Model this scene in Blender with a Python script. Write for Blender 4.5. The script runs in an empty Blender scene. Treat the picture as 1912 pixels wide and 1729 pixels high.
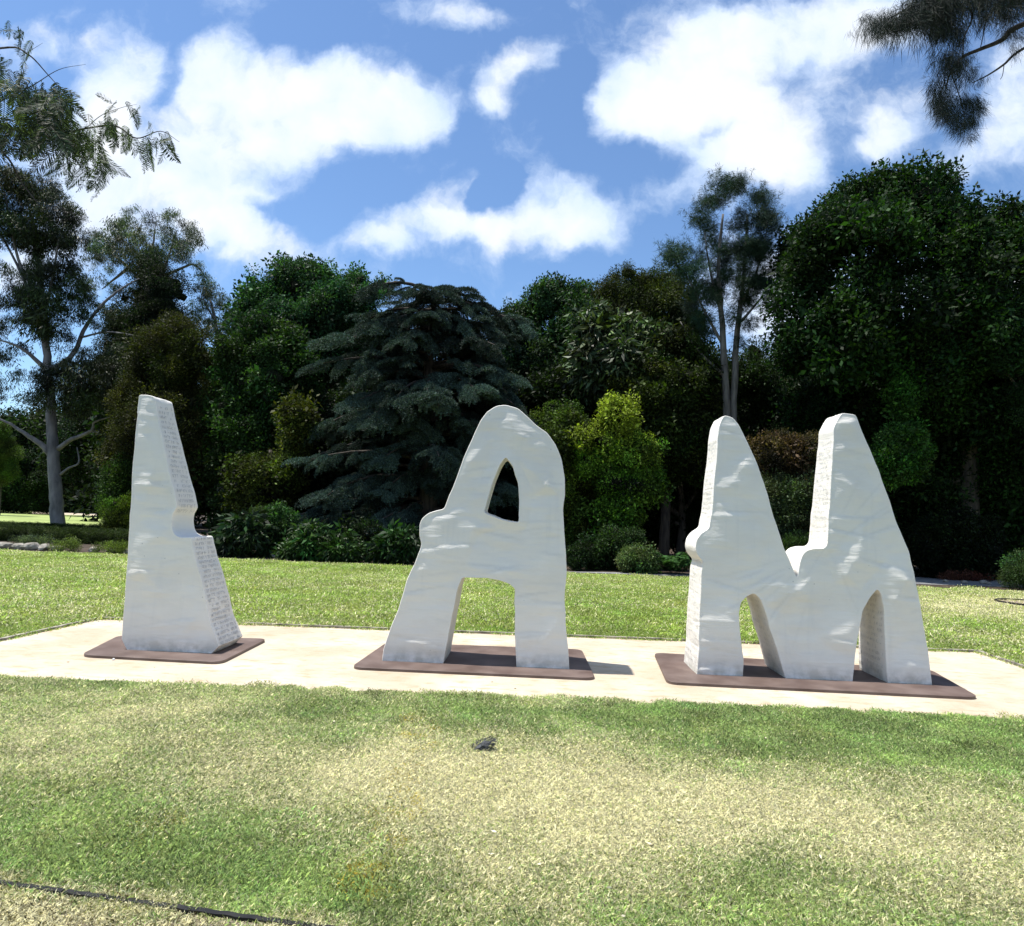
import bpy, math, random
import numpy as np
from mathutils import Vector, Matrix
from mathutils.geometry import delaunay_2d_cdt

random.seed(7)
RNG = np.random.default_rng(11)
scene = bpy.context.scene
C = scene.collection

# ------------------------------------------------------------------ camera
FPX, CX, CY = 1250.0, 956.0, 864.5
EYE = np.array([0.0, 0.0, 1.6])
YAW, PITCH, ROLL = math.atan(44 / 1250), math.radians(4.28), math.radians(2.12)
fw = np.array([-math.sin(YAW) * math.cos(PITCH), math.cos(YAW) * math.cos(PITCH), math.sin(PITCH)])
r0 = np.cross(fw, [0, 0, 1]); r0 /= np.linalg.norm(r0)
u0 = np.cross(r0, fw)
rt = r0 * math.cos(ROLL) + u0 * math.sin(ROLL)
up = u0 * math.cos(ROLL) - r0 * math.sin(ROLL)
cam_d = bpy.data.cameras.new('camera')
cam = bpy.data.objects.new('camera', cam_d); C.objects.link(cam)
cam.matrix_world = Matrix(((rt[0], up[0], -fw[0], EYE[0]), (rt[1], up[1], -fw[1], EYE[1]),
                           (rt[2], up[2], -fw[2], EYE[2]), (0, 0, 0, 1)))
cam_d.sensor_fit = 'HORIZONTAL'; cam_d.sensor_width = 36.0
cam_d.lens = 36.0 * FPX / 1912.0
cam_d.clip_start = 0.05; cam_d.clip_end = 3000
scene.camera = cam

# ------------------------------------------------------------------ sun, exposure
TOSUN = Vector((-0.92, 0.11, 2.5)).normalized()
sd = bpy.data.lights.new('sun', 'SUN'); sd.energy = 4.2; sd.angle = math.radians(0.8)
sd.color = (1.0, 0.955, 0.88)
sun = bpy.data.objects.new('sun', sd); C.objects.link(sun)
sun.rotation_euler = (-TOSUN).to_track_quat('-Z', 'Y').to_euler()
sun.location = (-8, 10, 30)
SKY_STRENGTH = 0.115
scene.view_settings.view_transform = 'Standard'
scene.view_settings.look = 'None'
scene.view_settings.exposure = 0.78
scene.cycles.max_bounces = 4; scene.cycles.diffuse_bounces = 3; scene.cycles.glossy_bounces = 2; scene.cycles.transmission_bounces = 3
scene.cycles.caustics_reflective = False; scene.cycles.caustics_refractive = False
scene.view_settings.gamma = 1.0
scene.view_settings.use_curve_mapping = False


# ------------------------------------------------------------------ pixel <-> world (measuring the photograph)
def ray(px, py):
    d = fw + rt * (px - CX) / FPX - up * (py - CY) / FPX
    return d


def on_y(px, py, Y):
    d = ray(px, py)
    return EYE + d * (Y / d[1])


def on_ground(px, py, z=0.0):
    d = ray(px, py)
    return EYE + d * ((z - EYE[2]) / d[2])


def to_px(P):
    P = np.asarray(P, float)
    v = P - EYE
    w = v @ fw
    return CX + FPX * (v @ rt) / w, CY - FPX * (v @ up) / w


# ------------------------------------------------------------------ node helpers
def nd(nt, typ, **kw):
    n = nt.nodes.new(typ)
    for k, v in kw.items():
        setattr(n, k, v)
    return n


def math_n(nt, op, a=None, b=None, c=None, clamp=False):
    n = nt.nodes.new('ShaderNodeMath'); n.operation = op; n.use_clamp = clamp
    for i, v in enumerate((a, b, c)):
        if v is None:
            continue
        if isinstance(v, (int, float)):
            n.inputs[i].default_value = v
        else:
            nt.links.new(v, n.inputs[i])
    return n.outputs[0]


# ------------------------------------------------------------------ world: sky with clouds
world = bpy.data.worlds.new('World'); scene.world = world; world.use_nodes = True
wt = world.node_tree
for n in list(wt.nodes):
    wt.nodes.remove(n)
L = wt.links
sky = nd(wt, 'ShaderNodeTexSky', sky_type='NISHITA')
sky.sun_disc = False
sky.sun_elevation = math.asin(TOSUN.z)
sky.sun_rotation = math.atan2(TOSUN.x, TOSUN.y)
sky.altitude = 50; sky.air_density = 1.0; sky.dust_density = 0.3; sky.ozone_density = 3.0
tc = nd(wt, 'ShaderNodeTexCoord')
sep = nd(wt, 'ShaderNodeSeparateXYZ'); L.new(tc.outputs['Generated'], sep.inputs[0])
ysafe = math_n(wt, 'MAXIMUM', sep.outputs[1], 0.08)
U = math_n(wt, 'DIVIDE', sep.outputs[0], ysafe)
V = math_n(wt, 'DIVIDE', sep.outputs[2], ysafe)
comb = nd(wt, 'ShaderNodeCombineXYZ'); L.new(U, comb.inputs[0]); L.new(V, comb.inputs[1])


def noise(vec, scale, detail=4, rough=0.55, color=False, dist=0.0, dim3=False):
    n = nd(wt, 'ShaderNodeTexNoise', noise_dimensions='3D' if dim3 else '2D'); n.inputs['Scale'].default_value = scale
    n.inputs['Detail'].default_value = detail; n.inputs['Roughness'].default_value = rough
    n.inputs['Distortion'].default_value = dist
    L.new(vec, n.inputs['Vector'])
    return n.outputs['Color' if color else 'Fac']


def warp(vec, scale, amt, detail=3):
    c = noise(vec, scale, detail, 0.6, True)
    s = nd(wt, 'ShaderNodeVectorMath', operation='SUBTRACT'); L.new(c, s.inputs[0]); s.inputs[1].default_value = (.5, .5, .5)
    m = nd(wt, 'ShaderNodeVectorMath', operation='SCALE'); L.new(s.outputs[0], m.inputs[0]); m.inputs['Scale'].default_value = amt
    a = nd(wt, 'ShaderNodeVectorMath', operation='ADD'); L.new(vec, a.inputs[0]); L.new(m.outputs[0], a.inputs[1])
    return a.outputs[0]


wv = warp(comb.outputs[0], 7.0, 0.075, 5)
# one reusable blob: an elliptical puff in the direction plane
bg = bpy.data.node_groups.new('cloud_puff', 'ShaderNodeTree')
bg.interface.new_socket('Prev', in_out='INPUT', socket_type='NodeSocketFloat')
for nm in ('UV', 'C', 'A', 'B'):
    bg.interface.new_socket(nm, in_out='INPUT', socket_type='NodeSocketVector')
bg.interface.new_socket('AMP', in_out='INPUT', socket_type='NodeSocketFloat')
bg.interface.new_socket('Sum', in_out='OUTPUT', socket_type='NodeSocketFloat')
gi = bg.nodes.new('NodeGroupInput'); go = bg.nodes.new('NodeGroupOutput')
G = gi.outputs


def vec_n(nt, op, a, b):
    n = nt.nodes.new('ShaderNodeVectorMath'); n.operation = op; nt.links.new(a, n.inputs[0]); nt.links.new(b, n.inputs[1])
    return n.outputs['Value'] if op == 'DOT_PRODUCT' else n.outputs[0]


dv = vec_n(bg, 'SUBTRACT', G['UV'], G['C'])
a1 = vec_n(bg, 'DOT_PRODUCT', dv, G['A']); b1 = vec_n(bg, 'DOT_PRODUCT', dv, G['B'])
r2 = math_n(bg, 'MULTIPLY_ADD', a1, a1, math_n(bg, 'MULTIPLY', b1, b1))
fo = math_n(bg, 'MULTIPLY_ADD', r2, -0.42, 1.0, clamp=True)
bg.links.new(math_n(bg, 'MULTIPLY_ADD', math_n(bg, 'POWER', fo, 1.6), G['AMP'], G['Prev']), go.inputs[0])
PUFFS = [(1560, 130, 170, 110, -20, .38), (1300, 330, 130, 50, 0, .3), (120, 470, 120, 80, 0, .3), (1760, 330, 130, 50, -20, .3),  # x, y, rx, ry in photo pixels, turn in degrees, amount
    (430, 130, 110, 60, 0, .9), (370, 190, 60, 80, 0, .9), (225, 140, 62, 85, 0, 1.0), (560, 185, 110, 72, -8, 1.0),
    (690, 190, 110, 66, 0, 1.0), (780, 205, 62, 52, 0, .9), (590, 265, 120, 40, -12, .9), (430, 320, 120, 80, 0, .9),
    (270, 350, 130, 90, 0, .9), (150, 330, 100, 90, 0, .8), (420, 405, 90, 40, 0, .6), (90, 75, 75, 45, 0, .8), (190, 240, 70, 90, 0, .8),
    (500, 460, 120, 38, 4, 1.0), (420, 440, 60, 40, 0, .6),
    (840, 22, 105, 30, 6, .75), (930, 40, 40, 20, 0, .4),
    (925, 145, 62, 48, 0, .75), (1000, 105, 60, 26, -30, .65), (900, 185, 50, 20, 0, .5),
    (1600, 530, 230, 80, 0, .8), (1860, 520, 120, 80, 0, .7), (905, 380, 20, 60, 20, -1.1), (840, 375, 72, 36, -14, .85), (770, 430, 95, 36, -8, .85), (860, 430, 60, 24, 0, .6), (690, 455, 60, 20, 0, .5),
    (1050, 370, 62, 58, 20, .95), (1000, 430, 100, 40, 0, .8), (1120, 410, 62, 38, 0, .75), (925, 435, 42, 34, 0, .6),
    (1255, 130, 110, 90, 0, 1.0), (1190, 205, 90, 58, 10, 1.0), (1340, 90, 90, 70, 0, .9), (1300, 190, 120, 50, -10, .8),
    (1470, 60, 150, 55, -8, .6), (1590, 40, 130, 50, 0, .55), (1700, 25, 120, 40, 0, .5),
    (1420, 240, 95, 62, 0, 1.0), (1350, 290, 80, 34, 0, .8), (1460, 300, 90, 48, 20, .85), (1540, 190, 60, 90, -35, .35),
    (1690, 225, 90, 34, -40, .65), (1640, 280, 50, 24, -30, .55), (1640, 225, 30, 22, 0, .4), (1890, 165, 60, 70, 0, .9), (1840, 290, 120, 30, -25, .55),
    (1900, 240, 50, 50, 0, .5), (1440, 610, 70, 90, 0, .9), (1250, 350, 60, 30, -30, .35), (1240, 290, 60, 22, -50, .35),
    (30, 480, 130, 70, 0, .5), (-160, 200, 160, 140, 0, .7), (2080, 120, 130, 90, 0, .8), (1990, 520, 130, 60, 0, .7),
    (312, 150, 26, 70, 8, -.7), (1065, 190, 40, 120, 0, -.9), (868, 210, 30, 70, 0, -.6), (660, 360, 110, 40, -10, -.7), (500, 392, 80, 22, 0, -.7), (850, 90, 50, 30, 0, -.5), (1200, 300, 70, 50, 0, -.6), (1500, 170, 40, 50, -30, -.25),
    (1620, 130, 70, 60, 0, -.4), (1600, 340, 70, 50, 0, -.6), (938, 340, 30, 50, 0, -1.0), (610, 420, 60, 40, 0, -.5), (150, 60, 40, 30, 0, -.4), (610, 60, 120, 40, 0, -.5), (300, 245, 60, 22, 0, -.35), (1330, 245, 70, 18, -20, -.6),
    (-120, 560, 140, 60, 0, .5), (300, -90, 160, 60, 0, .5), (1250, -110, 190, 70, 0, .8), (1800, -100, 130, 70, 0, .6)]
prev = None
for (x, y, rx, ry, rot, amp) in PUFFS:
    d = ray(x, y); cu, cv = d[0] / d[1], d[2] / d[1]
    g = nd(wt, 'ShaderNodeGroup'); g.node_tree = bg
    if prev is None:
        g.inputs['Prev'].default_value = 0
    else:
        L.new(prev, g.inputs['Prev'])
    L.new(wv, g.inputs['UV'])
    a = math.radians(-rot) - ROLL; kx = FPX / rx / (1.2 if amp > 0 else .9); ky = FPX / ry / (1.2 if amp > 0 else .9)
    g.inputs['C'].default_value = (cu, cv, 0); g.inputs['A'].default_value = (math.cos(a) * kx, math.sin(a) * kx, 0)
    g.inputs['B'].default_value = (-math.sin(a) * ky, math.cos(a) * ky, 0); g.inputs['AMP'].default_value = amp
    prev = g.outputs[0]
puffs = prev
# clouds elsewhere in the sky (outside the part the photo shows): same kind, from noise
far_n = math_n(wt, 'MULTIPLY', math_n(wt, 'SUBTRACT', noise(tc.outputs['Generated'], 3.2, 3, .55, dim3=True), 0.48, clamp=True), 7.0)
win = math_n(wt, 'MULTIPLY',
             math_n(wt, 'SUBTRACT', 1.0, math_n(wt, 'MULTIPLY', math_n(wt, 'SUBTRACT', math_n(wt, 'ABSOLUTE', U), .95), 4.0, clamp=True)),
             math_n(wt, 'SUBTRACT', 1.0, math_n(wt, 'MULTIPLY', math_n(wt, 'SUBTRACT', V, .95), 4.0, clamp=True)))
win = math_n(wt, 'MULTIPLY', win, math_n(wt, 'GREATER_THAN', sep.outputs[1], 0.1))
mixd = nd(wt, 'ShaderNodeMix', data_type='FLOAT'); L.new(win, mixd.inputs[0]); L.new(far_n, mixd.inputs[2]); L.new(puffs, mixd.inputs[3])
fine = noise(wv, 9.0, 7, 0.62)
dens = math_n(wt, 'ADD', mixd.outputs[0], math_n(wt, 'MULTIPLY', math_n(wt, 'SUBTRACT', fine, 0.5), 1.9))
mr = nd(wt, 'ShaderNodeMapRange', interpolation_type='SMOOTHSTEP'); L.new(dens, mr.inputs[0])
mr.inputs[1].default_value = 0.04; mr.inputs[2].default_value = 1.25
alpha = mr.outputs[0]
# thin cloud is bluish, thick cloud white, with a soft grey-blue mottling
soft = noise(comb.outputs[0], 7.0, 3, .5)
cmix = nd(wt, 'ShaderNodeMix', data_type='RGBA')
thick = nd(wt, 'ShaderNodeMapRange'); L.new(math_n(wt, 'ADD', dens, math_n(wt, 'MULTIPLY', math_n(wt, 'SUBTRACT', soft, .5), 2.4)), thick.inputs[0])
thick.inputs[1].default_value = 0.55; thick.inputs[2].default_value = 1.75
L.new(thick.outputs[0], cmix.inputs[0])
cmix.inputs[6].default_value = (4.0, 4.8, 6.1, 1); cmix.inputs[7].default_value = (5.2, 5.4, 5.7, 1)
skyc = nd(wt, 'ShaderNodeMix', data_type='RGBA', blend_type='MULTIPLY'); skyc.inputs[0].default_value = 1
L.new(sky.outputs[0], skyc.inputs[6]); skyc.inputs[7].default_value = (0.74, 0.84, 0.92, 1)
smix = nd(wt, 'ShaderNodeMix', data_type='RGBA')
L.new(math_n(wt, 'MULTIPLY', alpha, 0.97), smix.inputs[0]); L.new(skyc.outputs[2], smix.inputs[6]); L.new(cmix.outputs[2], smix.inputs[7])
bgn = nd(wt, 'ShaderNodeBackground'); L.new(smix.outputs[2], bgn.inputs[0]); bgn.inputs[1].default_value = SKY_STRENGTH
wo = nd(wt, 'ShaderNodeOutputWorld'); L.new(bgn.outputs[0], wo.inputs[0])


# ------------------------------------------------------------------ materials
def new_mat(name):
    m = bpy.data.materials.new(name); m.use_nodes = True
    nt = m.node_tree
    for n in list(nt.nodes):
        nt.nodes.remove(n)
    out = nt.nodes.new('ShaderNodeOutputMaterial')
    return m, nt, out


def noise_mat(name, c1, c2, scale=8, rough=0.85, bump=0.3, bscale=40, bdist=0.01, stretch=(1, 1, 1), spec=0.3, contrast=(0.35, 0.65), detail=6):
    m, nt, out = new_mat(name)
    tcn = nt.nodes.new('ShaderNodeTexCoord'); mp = nt.nodes.new('ShaderNodeMapping'); mp.inputs['Scale'].default_value = stretch
    nt.links.new(tcn.outputs['Object'], mp.inputs[0])
    n1 = nt.nodes.new('ShaderNodeTexNoise'); n1.inputs['Scale'].default_value = scale; n1.inputs['Detail'].default_value = detail
    nt.links.new(mp.outputs[0], n1.inputs['Vector'])
    rp = nt.nodes.new('ShaderNodeMapRange'); rp.inputs[1].default_value = contrast[0]; rp.inputs[2].default_value = contrast[1]
    nt.links.new(n1.outputs['Fac'], rp.inputs[0])
    mx = nt.nodes.new('ShaderNodeMix'); mx.data_type = 'RGBA'
    nt.links.new(rp.outputs[0], mx.inputs[0]); mx.inputs[6].default_value = (*c1, 1); mx.inputs[7].default_value = (*c2, 1)
    p = nt.nodes.new('ShaderNodeBsdfPrincipled'); p.inputs['Roughness'].default_value = rough
    p.inputs['Specular IOR Level'].default_value = spec
    nt.links.new(mx.outputs[2], p.inputs['Base Color'])
    n2 = nt.nodes.new('ShaderNodeTexNoise'); n2.inputs['Scale'].default_value = bscale; n2.inputs['Detail'].default_value = 8
    nt.links.new(mp.outputs[0], n2.inputs['Vector'])
    b = nt.nodes.new('ShaderNodeBump'); b.inputs['Strength'].default_value = bump; b.inputs['Distance'].default_value = bdist
    nt.links.new(n2.outputs['Fac'], b.inputs['Height']); nt.links.new(b.outputs[0], p.inputs['Normal'])
    nt.links.new(p.outputs[0], out.inputs[0])
    return m


def leaf_mat(name, rough=0.6, transl=0.25, spec=0.14, tcol=(1.5, 1.7, 0.5)):
    """leaf colour = per-clump tint (set on each instance) x per-leaf variation"""
    m, nt, out = new_mat(name)
    at = nt.nodes.new('ShaderNodeAttribute'); at.attribute_type = 'INSTANCER'; at.attribute_name = 'tint'
    av = nt.nodes.new('ShaderNodeAttribute'); av.attribute_type = 'GEOMETRY'; av.attribute_name = 'v'
    k = math_n(nt, 'ADD', math_n(nt, 'MULTIPLY', math_n(nt, 'POWER', av.outputs['Fac'], 2.2), 1.7), 0.42)
    sc = nt.nodes.new('ShaderNodeVectorMath'); sc.operation = 'SCALE'
    nt.links.new(at.outputs['Color'], sc.inputs[0]); nt.links.new(k, sc.inputs['Scale'])
    p = nt.nodes.new('ShaderNodeBsdfPrincipled'); p.inputs['Roughness'].default_value = rough
    p.inputs['Specular IOR Level'].default_value = spec
    nt.links.new(sc.outputs[0], p.inputs['Base Color'])
    t = nt.nodes.new('ShaderNodeBsdfTranslucent')
    tm = nt.nodes.new('ShaderNodeVectorMath'); tm.operation = 'MULTIPLY'; nt.links.new(sc.outputs[0], tm.inputs[0]); tm.inputs[1].default_value = tcol
    nt.links.new(tm.outputs[0], t.inputs[0])
    ms = nt.nodes.new('ShaderNodeMixShader'); ms.inputs[0].default_value = transl
    nt.links.new(p.outputs[0], ms.inputs[1]); nt.links.new(t.outputs[0], ms.inputs[2])
    nt.links.new(ms.outputs[0], out.inputs[0])
    return m


M_LEAF = leaf_mat('leaf')
M_NEEDLE = leaf_mat('needle', rough=0.7, transl=0.08, spec=0.2)
M_GUMLEAF = leaf_mat('gum_leaf', rough=0.5, transl=0.12, spec=0.25)
M_CORE = noise_mat('inner_twigs', (0.010, 0.012, 0.007), (0.02, 0.024, 0.012), scale=5, bump=1, bscale=9, bdist=.2, spec=0.05)  # near-black occluder solids added inside foliage to keep the gaps dark
M_BARK_PALE = noise_mat('pale_gum_bark', (0.10, 0.098, 0.10), (0.23, 0.22, 0.215), scale=2.2, stretch=(1.5, 1.5, .5), bump=.4, bscale=14, bdist=.03)
M_BARK_DARK = noise_mat('dark_bark', (0.035, 0.03, 0.026), (0.09, 0.075, 0.06), scale=4, stretch=(3, 3, .5), bump=.8, bscale=14, bdist=.03)
M_BARK_GREY = noise_mat('grey_bark', (0.10, 0.092, 0.085), (0.2, 0.185, 0.17), scale=4, stretch=(3, 3, .5), bump=.7, bscale=14, bdist=.02)
M_SOIL = noise_mat('mulch_soil', (0.035, 0.026, 0.018), (0.09, 0.065, 0.045), scale=3, bump=1, bscale=22, bdist=.04)
M_ROCK = noise_mat('pale_rock', (0.20, 0.18, 0.15), (0.42, 0.39, 0.34), scale=6, bump=.8, bscale=16, bdist=.03)
M_STEEL = noise_mat('edging_steel', (0.13, 0.12, 0.10), (0.40, 0.37, 0.30), scale=9, bump=.3, bscale=60, bdist=.002)
M_BLACKSTRIP = noise_mat('black_edging', (0.006, 0.006, 0.007), (0.02, 0.019, 0.018), scale=15, bump=.2, rough=.6)
M_GREYPATH = noise_mat('grey_gravel', (0.16, 0.16, 0.165), (0.27, 0.27, 0.27), scale=8, bump=.4, bscale=60, bdist=.01)


def attr_mat(name, attr='Col', rough=0.9, bump=0.6, bscale=60, bdist=0.02, vary=0.5, vscale=45, spec=.15):
    m, nt, out = new_mat(name)
    a = nt.nodes.new('ShaderNodeAttribute'); a.attribute_type = 'GEOMETRY'; a.attribute_name = attr
    tcn = nt.nodes.new('ShaderNodeTexCoord')
    n1 = nt.nodes.new('ShaderNodeTexNoise'); n1.inputs['Scale'].default_value = vscale; n1.inputs['Detail'].default_value = 6
    nt.links.new(tcn.outputs['Object'], n1.inputs['Vector'])
    k = math_n(nt, 'ADD', math_n(nt, 'MULTIPLY', math_n(nt, 'SUBTRACT', n1.outputs['Fac'], .5), vary * 2), 1.0)
    sc = nt.nodes.new('ShaderNodeVectorMath'); sc.operation = 'SCALE'
    nt.links.new(a.outputs['Color'], sc.inputs[0]); nt.links.new(k, sc.inputs['Scale'])
    p = nt.nodes.new('ShaderNodeBsdfPrincipled'); p.inputs['Roughness'].default_value = rough; p.inputs['Specular IOR Level'].default_value = spec
    nt.links.new(sc.outputs[0], p.inputs['Base Color'])
    n2 = nt.nodes.new('ShaderNodeTexNoise'); n2.inputs['Scale'].default_value = bscale; n2.inputs['Detail'].default_value = 6
    nt.links.new(tcn.outputs['Object'], n2.inputs['Vector'])
    b = nt.nodes.new('ShaderNodeBump'); b.inputs['Strength'].default_value = bump; b.inputs['Distance'].default_value = bdist
    nt.links.new(n2.outputs['Fac'], b.inputs['Height']); nt.links.new(b.outputs[0], p.inputs['Normal'])
    nt.links.new(p.outputs[0], out.inputs[0])
    return m


M_TURF = attr_mat('turf_base')


def grass_mat():
    m, nt, out = new_mat('grass_blades')
    at = nt.nodes.new('ShaderNodeAttribute'); at.attribute_type = 'INSTANCER'; at.attribute_name = 'tint'
    ad = nt.nodes.new('ShaderNodeAttribute'); ad.attribute_type = 'INSTANCER'; ad.attribute_name = 'dry'
    av = nt.nodes.new('ShaderNodeAttribute'); av.attribute_type = 'GEOMETRY'; av.attribute_name = 'v'
    aw = nt.nodes.new('ShaderNodeAttribute'); aw.attribute_type = 'GEOMETRY'; aw.attribute_name = 'w'
    isdry = math_n(nt, 'LESS_THAN', av.outputs['Fac'], ad.outputs['Fac'])
    mx = nt.nodes.new('ShaderNodeMix'); mx.data_type = 'RGBA'
    nt.links.new(isdry, mx.inputs[0]); nt.links.new(at.outputs['Color'], mx.inputs[6]); mx.inputs[7].default_value = (0.84, 0.80, 0.52, 1)
    k = math_n(nt, 'ADD', math_n(nt, 'MULTIPLY', aw.outputs['Fac'], 1.15), 0.38)
    sc = nt.nodes.new('ShaderNodeVectorMath'); sc.operation = 'SCALE'
    nt.links.new(mx.outputs[2], sc.inputs[0]); nt.links.new(k, sc.inputs['Scale'])
    p = nt.nodes.new('ShaderNodeBsdfPrincipled'); p.inputs['Roughness'].default_value = 0.5; p.inputs['Specular IOR Level'].default_value = .3
    nt.links.new(sc.outputs[0], p.inputs['Base Color'])
    t = nt.nodes.new('ShaderNodeBsdfTranslucent'); nt.links.new(sc.outputs[0], t.inputs[0])
    ms = nt.nodes.new('ShaderNodeMixShader'); ms.inputs[0].default_value = 0.45
    nt.links.new(p.outputs[0], ms.inputs[1]); nt.links.new(t.outputs[0], ms.inputs[2]); nt.links.new(ms.outputs[0], out.inputs[0])
    return m


M_GRASS = grass_mat()


def plaster_mat():
    m, nt, out = new_mat('off_white_render')
    tcn = nt.nodes.new('ShaderNodeTexCoord')
    def N(scale, detail, st, rough=.55, dist=0):
        mp = nt.nodes.new('ShaderNodeMapping'); mp.inputs['Scale'].default_value = st
        nt.links.new(tcn.outputs['Object'], mp.inputs[0])
        n = nt.nodes.new('ShaderNodeTexNoise'); n.inputs['Scale'].default_value = scale; n.inputs['Detail'].default_value = detail
        n.inputs['Roughness'].default_value = rough; n.inputs['Distortion'].default_value = dist
        nt.links.new(mp.outputs[0], n.inputs['Vector']); return n.outputs['Fac']
    def mixc(f, a, b, blend='MIX'):
        x = nt.nodes.new('ShaderNodeMix'); x.data_type = 'RGBA'; x.blend_type = blend
        if isinstance(f, float): x.inputs[0].default_value = f
        else: nt.links.new(f, x.inputs[0])
        for i, v in ((6, a), (7, b)):
            if isinstance(v, tuple): x.inputs[i].default_value = (*v, 1)
            else: nt.links.new(v, x.inputs[i])
        return x.outputs[2]
    def rng(v, a, b, c=0., d=1.):
        x = nt.nodes.new('ShaderNodeMapRange'); nt.links.new(v, x.inputs[0])
        for i, q in enumerate((a, b, c, d)): x.inputs[i + 1].default_value = q
        return x.outputs[0]
    big = N(1.3, 4, (1, 1, 1.3))
    col = mixc(rng(big, .38, .62), (0.775, 0.735, 0.665), (0.82, 0.785, 0.72))
    col = mixc(rng(N(2.0, 6, (1, 1, 2.6), .6, .6), .45, .60, 0, .4), col, (0.84, 0.81, 0.75))
    streak = N(3.0, 7, (1, 1, 7), .6, .3)                       # brush drag, mostly level
    col = mixc(rng(streak, .50, .72, 0, .3), col, (0.71, 0.695, 0.66))
    runs = N(5.0, 4, (2.2, 2.2, .22))                           # faint rain runs
    col = mixc(rng(runs, .58, .75, 0, .35), col, (0.68, 0.665, 0.63))
    cr = nt.nodes.new('ShaderNodeAttribute'); cr.attribute_type = 'GEOMETRY'; cr.attribute_name = 'crease'
    col = mixc(math_n(nt, 'MULTIPLY', cr.outputs['Fac'], .42, clamp=True), col, (0.50, 0.475, 0.42))   # seam shading put into the colour as darker fold lines
    sepn = nt.nodes.new('ShaderNodeSeparateXYZ'); nt.links.new(tcn.outputs['Object'], sepn.inputs[0])
    dirt = math_n(nt, 'MULTIPLY', rng(sepn.outputs[2], .20, .03), rng(N(9, 5, (1, 1, 1)), .35, .6))
    col = mixc(math_n(nt, 'MULTIPLY', dirt, .8), col, (0.42, 0.41, 0.35))   # splashed soil at the foot
    vo = nt.nodes.new('ShaderNodeTexVoronoi'); vo.inputs['Scale'].default_value = 7.5; nt.links.new(tcn.outputs['Object'], vo.inputs['Vector'])
    sepv = nt.nodes.new('ShaderNodeSeparateColor'); nt.links.new(vo.outputs['Color'], sepv.inputs[0])
    spot = math_n(nt, 'MULTIPLY', math_n(nt, 'LESS_THAN', vo.outputs['Distance'], 0.055), math_n(nt, 'GREATER_THAN', sepv.outputs[0], .55))
    col = mixc(math_n(nt, 'MULTIPLY', spot, .45), col, (0.33, 0.31, 0.30))
    p = nt.nodes.new('ShaderNodeBsdfPrincipled'); p.inputs['Roughness'].default_value = 0.62; p.inputs['Specular IOR Level'].default_value = .3
    nt.links.new(col, p.inputs['Base Color'])
    ridge = N(2.6, 5, (1, 1, 6.5), .5, .5)
    b0 = nt.nodes.new('ShaderNodeBump'); b0.inputs['Strength'].default_value = .5; b0.inputs['Distance'].default_value = .020
    nt.links.new(ridge, b0.inputs['Height'])
    b1 = nt.nodes.new('ShaderNodeBump'); b1.inputs['Strength'].default_value = .55; b1.inputs['Distance'].default_value = .002
    nt.links.new(N(40, 6, (1, 1, 1.5)), b1.inputs['Height']); nt.links.new(b0.outputs[0], b1.inputs['Normal'])
    nt.links.new(b1.outputs[0], p.inputs['Normal']); nt.links.new(p.outputs[0], out.inputs[0])
    return m


M_PLASTER = plaster_mat()
M_PLATE = noise_mat('rusted_steel_plate', (0.095, 0.062, 0.050), (0.165, 0.12, 0.102), scale=3, rough=.55, bump=.25, bscale=80, bdist=.002, spec=.4)
M_CARVE = noise_mat('carved_line_grey', (0.40, 0.39, 0.38), (0.56, 0.55, 0.54), scale=30)  # plain darker grey of the thin lettering strokes
M_CARVE2 = noise_mat('faint_carved_line', (0.56, 0.55, 0.52), (0.66, 0.65, 0.63), scale=30)


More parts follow.
